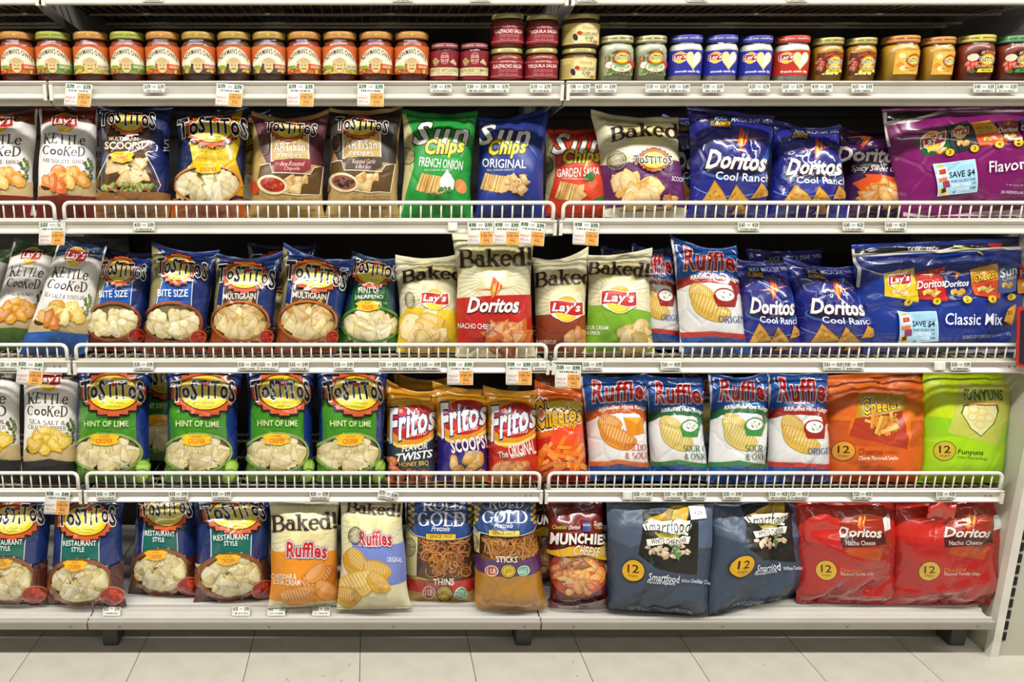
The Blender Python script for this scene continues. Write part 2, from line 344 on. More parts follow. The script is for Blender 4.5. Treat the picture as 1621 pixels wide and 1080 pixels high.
def apply_art(root, G, flatart, m, org, step=3e-5, under=None):
    """G: (nu+1, nv+1, 3) front grid; art corners in (u, v) in 0..1; one child mesh for each kind of print"""
    nu, nv = G.shape[0] - 1, G.shape[1] - 1; Nn = grid_normals(G); T, C, L, K, S = flatart
    A = np.arange(len(T)); T = T * np.array([nu, nv])
    for ax, n in ((0, nu), (1, nv)):
        for lo, sg in ((1e-5, 1), (n - 1e-5, -1)):
            T, A = split(T, A, (T[..., ax] - lo) * sg); keep = ((T[..., ax].mean(1) - lo) * sg) > 0; T = T[keep]; A = A[keep]
        for k in range(1, n): T, A = split(T, A, T[..., ax] - k)
    c = np.floor(T.mean(1)); c[:, 0] = np.clip(c[:, 0], 0, nu - 1); c[:, 1] = np.clip(c[:, 1], 0, nv - 1)
    f = T - c[:, None]; T2, A2 = split(T, np.stack([A, c[:, 0].astype(int), c[:, 1].astype(int)], 1), f[..., 0] - f[..., 1])
    A, ci, cj = A2[:, 0], A2[:, 1], A2[:, 2]; f = T2 - np.stack([ci, cj], 1)[:, None]
    low = f[..., 0].mean(1) >= f[..., 1].mean(1); e1 = T2[:, 1] - T2[:, 0]; e2 = T2[:, 2] - T2[:, 0]; ar = .5 * np.abs(e1[:, 0] * e2[:, 1] - e1[:, 1] * e2[:, 0])
    hc = (ci * nv + cj) * 2 + low; uq, first, inv = np.unique(L[A] * (nu * nv * 2) + hc, return_index=True, return_inverse=True)
    full = (np.bincount(inv, ar) > .4985) & S[A[first]]; top = np.full(nu * nv * 2, -1); np.maximum.at(top, hc[first[full]], L[A[first[full]]])   # whole half-cells become one triangle, what lies under them goes
    isf = full[inv]; rep = np.zeros(len(A), bool); rep[first[full]] = True
    cell = np.where(low[:, None, None], np.array([[0, 0], [1, 0], [1, 1.]]), np.array([[0, 0], [1, 1], [0, 1.]])); f = np.where(isf[:, None, None], cell, f); T2 = f + np.stack([ci, cj], 1)[:, None]
    kp = (~isf | rep) & (L[A] >= top[hc]) & (isf | (ar > 1e-5)); T2, A, ci, cj, f, low = T2[kp], A[kp], ci[kp], cj[kp], f[kp], low[kp]; fu, fv = f[..., 0:1], f[..., 1:2]; low = low[:, None, None]
    def ev(X):
        p00, p10, p01, p11 = X[ci, cj][:, None], X[ci + 1, cj][:, None], X[ci, cj + 1][:, None], X[ci + 1, cj + 1][:, None]
        return np.where(low, p00 + (p10 - p00) * fu + (p11 - p10) * fv, p00 + (p01 - p00) * fv + (p11 - p01) * fu)
    P = ev(G); Q = ev(Nn); Q /= np.linalg.norm(Q, axis=-1, keepdims=True) + 1e-12
    P = P + Q * (L[A][:, None, None] * step + 1.2e-4)
    good = np.linalg.norm(np.cross(P[:, 1] - P[:, 0], P[:, 2] - P[:, 0]), axis=1) > 1e-11
    e1 = T2[:, 1] - T2[:, 0]; e2 = T2[:, 2] - T2[:, 0]; flip = (e1[:, 0] * e2[:, 1] - e1[:, 1] * e2[:, 0]) < 0
    P[flip] = P[flip][:, ::-1]; Q[flip] = Q[flip][:, ::-1]
    for g in dict.fromkeys(K.tolist()):
        s = good & (K[A] == g)
        if s.any():
            o = link(g.split('#')[0], soup_mesh(g.split('#')[0], P[s].reshape(-1, 3) - org, Q[s].reshape(-1, 3), np.repeat(C[A[s]], 3, 0), m), root)
            if g == under: root = o
def body_mesh(name, G, B, col, m, org):
    nu, nv = G.shape[0] - 1, G.shape[1] - 1; V = np.concatenate([G.reshape(-1, 3), B.reshape(-1, 3)]) - org; n = (nu + 1) * (nv + 1); Fc = []
    for i in range(nu):
        for j in range(nv):
            a, b, c, d = i * (nv + 1) + j, (i + 1) * (nv + 1) + j, (i + 1) * (nv + 1) + j + 1, i * (nv + 1) + j + 1
            Fc += [(a, b, c), (a, c, d), (n + c, n + b, n + a), (n + d, n + c, n + a)]
    edge = [(i, 0) for i in range(nu)] + [(nu, j) for j in range(nv)] + [(i, nv) for i in range(nu, 0, -1)] + [(0, j) for j in range(nv, 0, -1)]
    ix = [i * (nv + 1) + j for i, j in edge]
    for k in range(len(ix)): a, b = ix[k], ix[(k + 1) % len(ix)]; Fc.append((b, a, n + a, n + b))
    me = mesh(name, V, Fc, m, True); at_ = me.attributes.new('Col', 'FLOAT_COLOR', 'POINT')
    at_.data.foreach_set('color', np.tile(np.array([*srgb(col), 1], np.float32), len(V))); return me

# ------------------------------------------------------------------ the bag itself
def bag_grids(Q, D, seed, boxy=0., wr=1., seal=(.03, .045), nu=18, nv=26, smooth=False, pinch=.06, backD=None):
    """Q = corner points BL, BR, TR, TL; D = depth of the front bulge"""
    BL, BR, TR, TL = [np.array(q) for q in Q]; rnd = random.Random(seed)
    u = np.linspace(0, 1, nu + 1); v = np.linspace(0, 1, nv + 1); U, Vv = np.meshgrid(u, v, indexing='ij')
    x = np.clip((Vv - seal[0]) / (1 - seal[0] - seal[1]), 0, 1)
    pe = 2.4 + 5 * boxy; prof = (1 - np.abs(2 * x ** .86 - 1) ** pe) ** .8
    cr = (1 - np.abs(2 * U - 1) ** (2.1 + 3.5 * boxy)) ** (.68 - .2 * boxy); bul = prof * cr
    width = np.linalg.norm(BR - BL); Us = .5 + (U - .5) * (1 - pinch * prof)
    if not smooth:
        for side in (0, 1):
            w = np.zeros_like(Vv)
            for k in range(3): w += rnd.uniform(-1, 1) * np.sin(Vv * rnd.uniform(3, 14) + rnd.uniform(0, 6))
            Us = Us + .006 * w * wr * (np.abs(U - side) < .6) * (1 - np.abs(U - side))
    P = ((1 - Us) * (1 - Vv))[..., None] * BL + (Us * (1 - Vv))[..., None] * BR + (Us * Vv)[..., None] * TR + ((1 - Us) * Vv)[..., None] * TL
    n = np.cross(BR - BL, TL - BL); n /= np.linalg.norm(n)
    h = D * bul; hb = -(D if backD is None else backD) * bul
    if not smooth:
        asp = np.linalg.norm(TL - BL) / width; mask = np.clip(cr * 1.6, 0, 1) * np.clip(prof * 3 + .15, 0, 1); wv = np.zeros_like(h)
        for k in range(int(16 * wr + 2)):
            a = rnd.uniform(0, 3.14); cx, cy = rnd.uniform(.05, .95), rnd.choice([rnd.uniform(.02, .98), rnd.uniform(.75, 1), rnd.uniform(0, .2)])
            dx, dy = (U - cx), (Vv - cy) * asp; s_ = dx * math.cos(a) + dy * math.sin(a); t_ = -dx * math.sin(a) + dy * math.cos(a)
            wv += rnd.choice([-1, -.6, .8]) * rnd.uniform(.4, 1) * .0062 * np.exp(-(t_ / rnd.uniform(.022, .05)) ** 2 - (s_ / rnd.uniform(.12, .38)) ** 2)
        for vv, amp in ((1., .006), (0., .005)):
            dd = np.abs(Vv - vv); f = rnd.uniform(14, 26); wv += amp * np.sin(U * f + rnd.uniform(0, 6) + 3 * np.sin(U * 5 + seed)) * np.exp(-dd / .07) * np.clip(dd / .03, .35, 1)
        for k in range(4): wv += .003 * rnd.uniform(-1, 1) * np.sin(U * rnd.uniform(3, 9) + rnd.uniform(0, 6)) * np.sin(Vv * asp * rnd.uniform(3, 9) + rnd.uniform(0, 6))
        h = h + wv * mask * wr * (width / .17)
        edge = (.0025 * np.sin(U * 17 + seed) + .004 * np.sin(U * 7 + 2 * seed)) * np.exp(-(1 - Vv) / .05) * wr; P = P + edge[..., None] * n
    if not smooth and boxy < .2:   # the top seal sags between its two ears
        up = TL - BL; up = up / np.linalg.norm(up); sg = rnd.uniform(.3, 1) * .02; sk = rnd.uniform(-.5, .5)
        P = P - (sg * (1 - (2 * U - 1 - sk * .6) ** 2) * np.exp(-(1 - Vv) / .07))[..., None] * up
    th = .0007
    return P + (h + th)[..., None] * n, P + (np.minimum(hb, h - .001) - th)[..., None] * n
ART_UV = {}
def to_uv(T, G):
    """pixels of the photograph -> (u, v) on the smooth front of the bag they were read from"""
    S = proj(G); nu, nv = S.shape[0] - 1, S.shape[1] - 1; P = T.reshape(-1, 2)
    c = [S[0, 0], S[-1, 0], S[-1, -1], S[0, -1]]; uv = np.full_like(P, .5)
    for it in range(30):
        a = np.clip(uv, 0, .9999) * [nu, nv]; i = np.floor(a).astype(int); f = a - i; I, J = i[:, 0], i[:, 1]; fu, fv = f[:, :1], f[:, 1:]
        p00, p10, p01, p11 = S[I, J], S[I + 1, J], S[I, J + 1], S[I + 1, J + 1]
        p = p00 * (1 - fu) * (1 - fv) + p10 * fu * (1 - fv) + p01 * (1 - fu) * fv + p11 * fu * fv
        over = uv - np.clip(uv, 0, 1); ju = ((S[-1, nv // 2] - S[0, nv // 2])); jv = (S[nu // 2, -1] - S[nu // 2, 0])
        p = p + over[:, :1] * ju + over[:, 1:] * jv
        r = P - p; det = ju[0] * jv[1] - ju[1] * jv[0]
        uv = uv + .8 * np.stack([(r[:, 0] * jv[1] - r[:, 1] * jv[0]) / det, (ju[0] * r[:, 1] - ju[1] * r[:, 0]) / det], 1)
    return uv.reshape(T.shape)

# ------------------------------------------------------------------ printed designs (coordinates read off the photograph)
INK, CREAM, PAPER = '2b1d18', 'dcd5b0', 'ebe7df'
LET, LOGO, PIC, PAN, BADGE = 'flavor_lettering', 'brand_logo', 'chip_picture', 'printed_panel', 'round_badge'
def sun_emblem(A, cx, cy, rx, ry):
    def steps(k):
        P = []; q = [(1.12, .0), (1.12, .3), (.98, .3), (.98, .55), (.8, .55), (.8, .78), (.52, .78), (.52, .96), (.2, .96), (.2, 1.05)]
        for sx, sy, rv in ((1, -1, 0), (-1, -1, 1), (-1, 1, 0), (1, 1, 1)):
            for x, y in (q[::-1] if rv else q): P.append((cx + sx * x * rx * k, cy + sy * y * ry * k))
        return P
    A.poly(steps(1.09), '1a1210', LOGO); A.poly(steps(1.), 'c8562a', LOGO); A.ell(cx, cy, rx * .93, ry * .82, '5a2a14', LOGO); A.ell(cx, cy, rx * .88, ry * .76, 'e6c31e', LOGO)
    A.ell(cx, cy + ry * .1, rx * .7, ry * .5, 'ead84a', LOGO)
    A.text('100% ORIGINAL', cx - rx * .4, cy + ry * .42, cx + rx * .4, cy + ry * .52, '4a6a20', LOGO, bold=0); A.text('TORTILLA', cx - rx * .25, cy + ry * .57, cx + rx * .25, cy + ry * .66, '4a6a20', LOGO, bold=0)
def tostitos(A, x0, y0, x1, y1, sun, rot=0, arch=2, seed=5, taper=0):
    sun_emblem(A, *sun)
    A.text('ToSTiToS', x0, y0, x1, y1, '14110f', LOGO, out='e9e6de', ow=.085, bold=.04, jit=.75, seed=seed, rot=rot, arch=arch, taper=taper, gap=.015)
    cx, w = (x0 + x1) / 2, x1 - x0; r = (y1 - y0) * .11; k = .035 * w
    A.ell(cx + k, (y0 + y1) / 2 - arch - (y1 - y0) * .3 + k * math.sin(rot), r * 1.3, r, 'd0301c', LOGO)
def crisp(A, x0, y0, x1, y1, word='CRISPIER', top='NOW EVEN'):
    h = y1 - y0; P = [(x0, y0 + h * .25), (x0 + h * .5, y0), (x1 - h * .5, y0), (x1, y0 + h * .2), (x1 - h * .25, y0 + h * .5), (x1 - h * .1, y0 + h * .75), (x1 - h, y1), (x0 + h, y1), (x0 + h * .1, y0 + h * .8), (x0 + h * .25, y0 + h * .5)]
    A.poly(P, 'f0b81c', BADGE); A.text(top, x0 + h * .9, y0 + h * .12, x1 - h * .9, y0 + h * .28, '3a2a10', BADGE, bold=0); A.text(word, x0 + h * .6, y0 + h * .4, x1 - h * .6, y0 + h * .82, 'd03a14', BADGE)
def seal_mark(A, cx, cy, rx, ry, col='6a6440'):
    A.ring(cx, cy, rx, ry, rx * .16, col, BADGE); A.ring(cx, cy, rx * .72, ry * .72, rx * .07, col, BADGE)
    A.text('NATURAL', cx - rx, cy - ry * .16, cx + rx, cy + ry * .16, col, BADGE, bold=0, rot=-.12); A.text('MADE WITH', cx - rx * .5, cy - ry * .42, cx + rx * .5, cy - ry * .28, col, BADGE, bold=0); A.text('INGREDIENTS', cx - rx * .5, cy + ry * .28, cx + rx * .5, cy + ry * .42, col, BADGE, bold=0)
def lays(A, cx, cy, w, rot=-.06):
    h = w * .62; A.ell(cx, cy, w * .5, h * .56, 'f1ecdc', LOGO) if w > 30 else None
    A.ell(cx, cy, w * .38, h * .66 * .95, 'f0ead6', LOGO); A.ell(cx, cy, w * .355, h * .6, 'e8a61c', LOGO); A.ell(cx - w * .03, cy + h * .12, w * .3, h * .44, 'f1cf3a', LOGO)
    q = []
    for t in np.linspace(-1, 1, 13): q.append((cx + t * w * .46, cy - h * .33 + t * rot * w * .4 + math.sin(t * 3) * h * .04))
    for t in np.linspace(1, -1, 13): q.append((cx + t * w * .46, cy + h * .25 + t * rot * w * .4 + math.sin(t * 3) * h * .06))
    A.poly([(cx + (x - cx) * 1.06, cy + (y - cy) * 1.1) for x, y in q], 'efe7d4', LOGO); A.poly(q, 'b8201c', LOGO)
    A.text("Lay's", cx - w * .38, cy - h * .27, cx + w * .38, cy + h * .24, 'f6f3ea', LOGO, bold=.04, out='6a0f0c', ow=.07, slant=.25, rot=rot)
def flame(A, cx, cy, w, seed=2):
    rnd = random.Random(seed); g = LOGO
    A.line([(cx - w * .5, cy + .02 * w), (cx - .1 * w, cy), (cx + w * .5, cy - .05 * w)], [.4, w * .05, .4], 'e8752a', g); A.line([(cx - w * .35, cy + .01 * w), (cx, cy), (cx + w * .35, cy - .03 * w)], [.2, w * .02, .2], 'f7e0a0', g)
    A.poly([(cx - .12 * w, cy + .02 * w), (cx - .05 * w, cy - .32 * w), (cx + .06 * w, cy - .2 * w), (cx + .2 * w, cy - .05 * w), (cx + .07 * w, cy + .1 * w), (cx - .1 * w, cy + .34 * w), (cx - .07 * w, cy + .1 * w)], 'c8381a', g)
    for k in range(9):
        x = cx + rnd.uniform(-.1, .12) * w; A.line([(x + .03 * w, cy - rnd.uniform(.1, .25) * w), (x, cy), (x - .05 * w, cy + rnd.uniform(.05, .25) * w)], [.2, w * .025, .2], rnd.choice(['f09a2a', 'f7d45a', 'f4b040']), g)
def doritos(A, x0, y0, x1, y1, rot=0, s='Doritos', col='efece6', sh='4a1410'):
    A.text(s, x0 + .8, y0 + 1, x1 + .8, y1 + 1, sh, LOGO, bold=.07, slant=.22, rot=rot, fan=.12)
    A.text(s, x0, y0, x1, y1, col, LOGO, bold=.045, slant=.22, rot=rot, fan=.12)
def baked(A, x0, y0, x1, y1, rot=0, arch=0, s='Baked!'): A.text(s, x0, y0, x1, y1, '33201b', LOGO, ser=1.35, rot=rot, arch=arch, gap=.015)
def rays(A, cx, cy, r0, r1, n=34):
    for k in range(n): a = 6.283 * k / n; A.line([(cx + r0 * math.cos(a), cy + r0 * math.sin(a)), (cx + r1 * math.cos(a), cy + r1 * math.sin(a))], .8, 'cfc596', PAN)
def ruf_logo(A, x0, y0, x1, y1, rot=0, arch=0): A.text('Ruffles', x0, y0, x1, y1, 'bb1f26', LOGO, out='efeae4', ow=.075, bold=.045, rot=rot, arch=arch, jit=.3, seed=3, taper=-.12, gap=.06)
def twelve(A, cx, cy, rx, ry, col='c9982a', ink='2a2010'):
    A.ell(cx, cy, rx * 1.06, ry * 1.06, ink, BADGE); A.ell(cx, cy, rx, ry, col, BADGE); A.text('12', cx - rx * .5, cy - ry * .55, cx + rx * .5, cy + ry * .2, ink, BADGE, bold=.02); A.text('Singles', cx - rx * .45, cy + ry * .36, cx + rx * .45, cy + ry * .66, ink, BADGE, bold=0)
def woven(A, x0, y0, x1, y1, col, dark):
    A.rect(x0, y0, x1, y1, col, 'bowl_picture'); n = int((x1 - x0) / 4)
    for k in range(n): x = x0 + (x1 - x0) * (k + .5) / n; A.line([(x - 1.5, y0 + 1), (x + 1.5, y1)], .9, dark, 'bowl_picture')
def window(A, cx, cy, rx, ry, rim, rw, back, chips, n, size, kind, seed):
    A.ell(cx, cy, rx, ry, back, 'clear_window'); A.chips(cx, cy + ry * .06, rx * .8, ry * .7, int(n * 1.8), size * .95, chips, kind, 'chip_picture', seed, '8a7040'); A.ring(cx, cy, rx, ry, rw, rim, 'clear_window')
def salsa(A, cx, cy, rx, ry, seed=1):
    A.ell(cx, cy, rx * 1.12, ry * 1.12, 'c98a5a', 'salsa_picture'); A.ell(cx, cy, rx, ry, '9a1f14', 'salsa_picture'); A.chips(cx, cy, rx * .75, ry * .7, 10, rx * .25, ['c8321c', 'd8502a', 'a82014'], 'blob', 'salsa_picture', seed, '5a0f0a')

def kettle(top, flav, cc, bot, extra='3f5a2a'):
    def f(A):   # box 0..100 x 0..190
        A.poly([(0, 0), (100, 0), (100, 31), (80, 25), (50, 21), (20, 24), (0, 30)], top, PAN); A.line([(100, 31), (80, 25), (50, 21), (20, 24), (0, 30)], 1, 'b08a50', PAN)
        A.text('0g', 74, 12, 79, 17, 'c9b890', LET, bold=0); A.text('TRANS FAT', 70, 19, 88, 22, 'c9b890', LET, bold=0)
        lays(A, 43, 25, 48, -.05)
        A.text('KETTLe', 5, 45, 80, 65, INK, LOGO, ser=1.05, jit=.55, seed=2, rot=.04, gap=.01); A.text('CooKeD', 5, 66, 80, 84, INK, LOGO, ser=1.05, jit=.5, seed=4, rot=.05, gap=.01)
        y = 89
        for ln in flav: w = min(36, 3.4 * len(ln)); A.text(ln, 42 - w, y, 42 + w, y + 7, '4a3428', LET, ser=.8, rot=.05, arch=-1.5); y += 9
        A.chips(86, 108, 7, 26, 30, 3, [extra, '5f7a3a', '8a9a50'], 'round', 'herb_picture', 3, '22301a'); A.poly([(0, 136), (30, 132), (70, 134), (100, 130), (100, 158), (0, 158)], 'c0a878', PAN)
        A.ell(14, 136, 10, 7, '4a2a1c', 'herb_picture'); A.chips(44, 122, 36, 15, 24, 15, cc, 'blob', 'chip_picture', 7)
        A.poly([(0, 155), (50, 151), (100, 156), (100, 190), (0, 190)], bot, PAN)
    return f
def d_scoops(A):
    A.poly([(168, 165), (242, 165), (238, 238), (230, 252), (172, 252), (164, 238)], '5e4022', PAN)
    A.poly([(176, 246), (230, 246), (250, 294), (246, 306), (162, 306), (157, 296)], '4f3a22', 'clear_window'); A.chips(204, 272, 32, 16, 20, 15, ['d9bb7a', 'c9a05a', 'e6d09c'], 'tri', PIC, 4)
    A.chips(203, 297, 38, 6, 40, 6, ['8fa244', 'a8b860', '748a30'], 'blob', 'dip_picture', 2, '4a5a1c'); A.chips(203, 297, 34, 5, 8, 3.4, ['b03a1c', '9a2c16'], 'blob', 'dip_picture', 9)
    A.line([(176, 246), (164, 272), (157, 296), (164, 306), (246, 306), (251, 294), (240, 268), (229, 246)], 1.3, 'd8d2c4', 'clear_window')
    tostitos(A, 161, 179, 245, 204, (205, 194, 25, 21), .06)
    A.text('MULTIGRAIN', 176, 219, 218, 225, 'd8c9a4', LET); A.text('SCOOPS!', 170, 227, 225, 238, 'eee3c4', LET, bold=.03); crisp(A, 176, 242, 213, 259, 'DIPPING', 'EVEN BETTER FOR')
    A.rect(150, 308, 275, 350, '8a5c2c', PAN); A.text('5', 255, 222, 263, 236, 'd0d0d8', LET); A.rect(254, 238, 264, 240, 'd0d0d8', LET)
def d_pepper(A):
    A.poly([(296, 176), (384, 176), (380, 228), (372, 252), (380, 275), (392, 312), (278, 312), (288, 276), (304, 256), (304, 230)], 'dba90f', PAN)
    A.poly([(300, 226), (378, 224), (371, 262), (306, 264)], 'e2c21c', PAN)
    window(A, 329, 291, 50, 29, 'd8862a', 3, '6a5a3c', ['e4d8aa', 'efe6c4', 'd2c088'], 22, 19, 'tri', 3)
    A.poly([(270, 313), (300, 318), (330, 320), (362, 318), (392, 313), (392, 350), (270, 350)], 'a8521c', 'bowl_picture')
    tostitos(A, 286, 191, 389, 222, (335, 206, 36, 26), -.03, 6)
    A.text('HINT OF', 318, 233, 352, 241, 'c99a10', LET); A.text('PEPPER JACK', 308, 245, 362, 254, 'c99a10', LET); crisp(A, 308, 259, 352, 275)
def artisan(dx, dy, pan, band, l1, l2, bowl, beans):
    def f(A):
        X = lambda v: [(a + dx, b + dy) for a, b in v]
        A.poly(X([(396, 176), (522, 178), (513, 265), (424, 262), (413, 238), (405, 205)]), pan, PAN)
        A.poly(X([(412, 262), (428, 258), (432, 274), (490, 276), (496, 266), (511, 264), (506, 309), (470, 308), (408, 284)]), '5a4020', 'clear_window')
        A.chips(470 + dx, 291 + dy, 28, 9, 12, 12, ['c8a058', 'b88a40', 'd8b878'], 'tri', PIC, 6); A.line(X([(412, 262), (428, 258), (432, 274), (490, 276), (496, 266), (511, 264), (506, 309), (470, 308), (444, 305)]), 1.6, 'ddd4c0', 'clear_window')
        A.rect(429 + dx, 207 + dy, 490 + dx, 256 + dy, 'e0d6c0', PAN); A.rect(431 + dx, 207 + dy, 488 + dx, 254 + dy, 'bf9e5a', PAN)
        tostitos(A, 420 + dx, 192 + dy, 500 + dx, 213 + dy, (458 + dx, 205 + dy, 25, 18), .08, 1)
        A.text('ARTiSan', 434 + dx, 226 + dy, 483 + dx, 241 + dy, 'f0e8d4', LOGO, out='5a4020', ow=.05, jit=.2); A.text('recipes', 441 + dx, 242 + dy, 477 + dx, 253 + dy, 'f0e8d4', LOGO, out='5a4020', ow=.05, rot=.03)
        A.poly(X([(434, 254), (492, 253), (491, 268), (478, 274), (434, 272)]), band, PAN); A.text(l1, 445 + dx, 256 + dy, 481 + dx, 263 + dy, 'e4c8b8', LET, slant=.3, bold=0); A.text(l2, 450 + dx, 264 + dy, 474 + dx, 271 + dy, 'e4c8b8', LET, slant=.3, bold=0)
        A.ell(431 + dx, 293 + dy, 23, 15, 'dcc9a0', 'bowl_picture', rot=.2); A.ell(432 + dx, 293 + dy, 19, 11, bowl, 'bowl_picture', rot=.2); A.chips(432 + dx, 293 + dy, 14, 7, 16, 3, beans, 'round', 'bowl_picture', 2, '1a0f0c')
        A.ell(403 + dx, 297 + dy, 7, 12, beans[0] if dx == 0 else '8a5a3a', 'bowl_picture', rot=-.4)
        A.text('delicious & gluten free', 461 + dx, 313 + dy, 505 + dx, 317 + dy, '4a3820', LET, slant=.3, bold=0); A.text('100% natural ingredients', 458 + dx, 318 + dy, 505 + dx, 322 + dy, '4a3820', LET, slant=.3, bold=0); A.text('TORTILLA CHIPS', 463 + dx, 330 + dy, 500 + dx, 334 + dy, '4a3820', LET)
        seal_mark(A, 419 + dx, 231 + dy, 7, 13, '8a7a5a')
    return f
def sunchips(ox, oy, s, flav, extra, rot=.06, strip=10):
    def f(A):
        X = lambda x: ox + (x - 640) * s
        Y = lambda y: oy + (y - 180) * s
        P = lambda v: [(X(a), Y(b)) for a, b in v]
        A.poly(P([(625, 170), (640, 170), (650 + strip * .4, 215), (650 + strip * .4, 265), (640 + strip * .3, 310), (630, 360), (610, 360)]), 'c4bb86', PAN); seal_mark(A, X(645), Y(247), 11 * s, 13 * s, '4a4a28')
        A.text('Sun', X(660), Y(194), X(741), Y(229), 'efede6', LOGO, out='33301c', ow=.075, bold=.035, slant=.3, rot=.02, jit=.05, seed=8, gap=.1); A.text('Chips', X(673), Y(221), X(733), Y(250), 'ead22c', LOGO, out='33301c', ow=.1, bold=.05, slant=.25, rot=-.05, jit=.2)
        A.text(flav, X(663), Y(252), X(733), Y(266), 'e8ece0', LET, rot=rot)
        for k in range(4):
            x = 668 + k * 9; y = 274 + k * 1.5; A.poly(P([(x, y), (x + 9, y + 2), (x + 1, y + 30), (x - 9, y + 27)]), ['d8b06a', 'c99a50', 'e0be80', 'cfa258'][k], PIC); A.line(P([(x + 4, y + 1), (x - 4, y + 28)]), 2 * s, 'a87838', PIC); A.line(P([(x + 8, y + 2), (x, y + 30)]), .8 * s, '8a5c28', PIC)
        A.poly(P([(699, 280), (716, 276), (706, 290), (714, 296), (700, 306), (688, 306)]), 'ddb877', PIC); extra(A, X, Y, s)
        A.text('MULTIGRAIN SNACKS', X(672), Y(268), X(715), Y(271), 'd8d8c0', LET, bold=0)
    return f
def sx_onion(A, X, Y, s):
    A.poly([(X(700), Y(302)), (X(697), Y(285)), (X(705), Y(274)), (X(708), Y(268)), (X(713), Y(276)), (X(720), Y(286)), (X(718), Y(300))], 'f0f0ea', 'onion_picture'); A.ell(X(730), Y(295), 9 * s, 12 * s, 'd98a52', 'onion_picture', rot=-.4); A.chips(X(706), Y(300), 10 * s, 4 * s, 12, 3, ['3a7a34', '5a9a48'], 'blob', 'onion_picture', 3)
def sx_plain(A, X, Y, s): A.chips(X(716), Y(293), 18 * s, 13 * s, 16, 10 * s, ['d8b06a', 'c08c48', 'e2c48a'], 'tri', PIC, 5, '6a4014')
def sx_tom(A, X, Y, s): A.ell(X(726), Y(283), 18 * s, 21 * s, 'd84a2a', 'tomato_picture'); A.ell(X(722), Y(277), 7 * s, 7 * s, 'e8745a', 'tomato_picture'); A.chips(X(718), Y(266), 8 * s, 4 * s, 6, 5, ['3a7a34'], 'blob', 'tomato_picture', 1); A.ell(X(733), Y(305), 13 * s, 6 * s, '2f6a34', 'tomato_picture', rot=-.3)
def d_bakedtost(A):
    A.ell(1022, 208, 34, 22, 'ddd292', PAN); rays(A, 1020, 232, 25, 62, 40)
    A.poly([(950, 262), (975, 262), (1010, 257), (1045, 258), (1090, 258), (1095, 330), (950, 330)], '5c2658', PAN); baked(A, 966, 200, 1076, 224, -.04, 8, 'Baked')
    A.chips(1006, 302, 34, 20, 26, 20, ['e6b455', 'f0dca6', 'd89a44', 'efcb80'], 'blob', PIC, 5, '9a6420'); A.chips(1055, 318, 15, 6, 6, 11, ['d8a050', 'c04a2a'], 'blob', PIC, 6)
    tostitos(A, 1003, 247, 1061, 261, (1034, 254, 21, 17), -.02, 0); seal_mark(A, 978, 255, 14, 14); A.text('SCOOPS', 1060, 281, 1080, 288, 'ded6de', LET, rot=.15)
    A.rect(945, 334, 1100, 360, 'c8c4b0', PAN)
def d_ranch(A):
    A.poly([(1085, 232), (1240, 226), (1240, 292), (1085, 288)], '1a2070', PAN); A.ell(1166, 268, 58, 16, '3a5a9a', PAN); A.ell(1166, 266, 54, 13, '12173c', PAN)
    A.poly([(1228, 196), (1236, 240), (1200, 268), (1216, 230)], '2f5ab0', PAN); A.ring(1160, 288, 66, 22, 1.6, '6a9ad8', PAN, 20, 160)
    flame(A, 1175, 222, 66); doritos(A, 1122, 241, 1213, 268, .06); A.text('Cool Ranch', 1134, 274, 1219, 286, 'ecebf0', LET, bold=.02, rot=.07)
    for cx, cy, sz, sd in ((1131, 308, 24, 1), (1167, 312, 22, 2), (1203, 304, 15, 3), (1170, 330, 14, 4)):
        A.poly([(cx - sz, cy + sz * .7), (cx + 1, cy - sz), (cx + sz, cy + sz * .45), (cx, cy + sz * .6)], '8a5a1a', PIC); A.poly([(cx - sz * .93, cy + sz * .62), (cx + 1, cy - sz * .92), (cx + sz * .92, cy + sz * .4), (cx, cy + sz * .53)], 'd09a34', PIC); A.chips(cx, cy, sz * .4, sz * .35, 10, sz * .13, ['e0b458', 'b87424', 'c88a34'], 'round', PIC, sd)
    A.poly([(1122, 184), (1140, 178), (1158, 188), (1157, 204), (1124, 199)], '20242c', BADGE); A.text('ROCK', 1130, 185, 1150, 192, '8aa8d0', BADGE); A.text('SUMMER', 1125, 193, 1156, 201, 'd8a430', BADGE, rot=.08); A.text('MATCH. SNAP. WIN', 1156, 187, 1222, 195, 'c0c8e0', LET, bold=.01, rot=.03)
def d_spicy(A):
    A.poly([(1320, 255), (1440, 252), (1440, 278), (1320, 280)], '241420', PAN); flame(A, 1372, 215, 60, 5); doritos(A, 1328, 234, 1432, 256, .01); A.text('Spicy Sweet Chili', 1347, 262, 1434, 274, 'd8d2d0', LET, slant=.3, bold=.01)
    A.poly([(1345, 292), (1372, 280), (1368, 276), (1400, 277), (1425, 282), (1425, 320), (1385, 325), (1372, 312), (1360, 318), (1362, 300)], 'd8521c', 'flame_picture'); A.poly([(1370, 296), (1400, 284), (1425, 290), (1420, 312), (1385, 315)], 'ee8a2a', 'flame_picture#2')
    A.chips(1402, 308, 26, 18, 16, 19, ['d8963a', 'c87a2a', 'e0a850'], 'tri', PIC, 3)
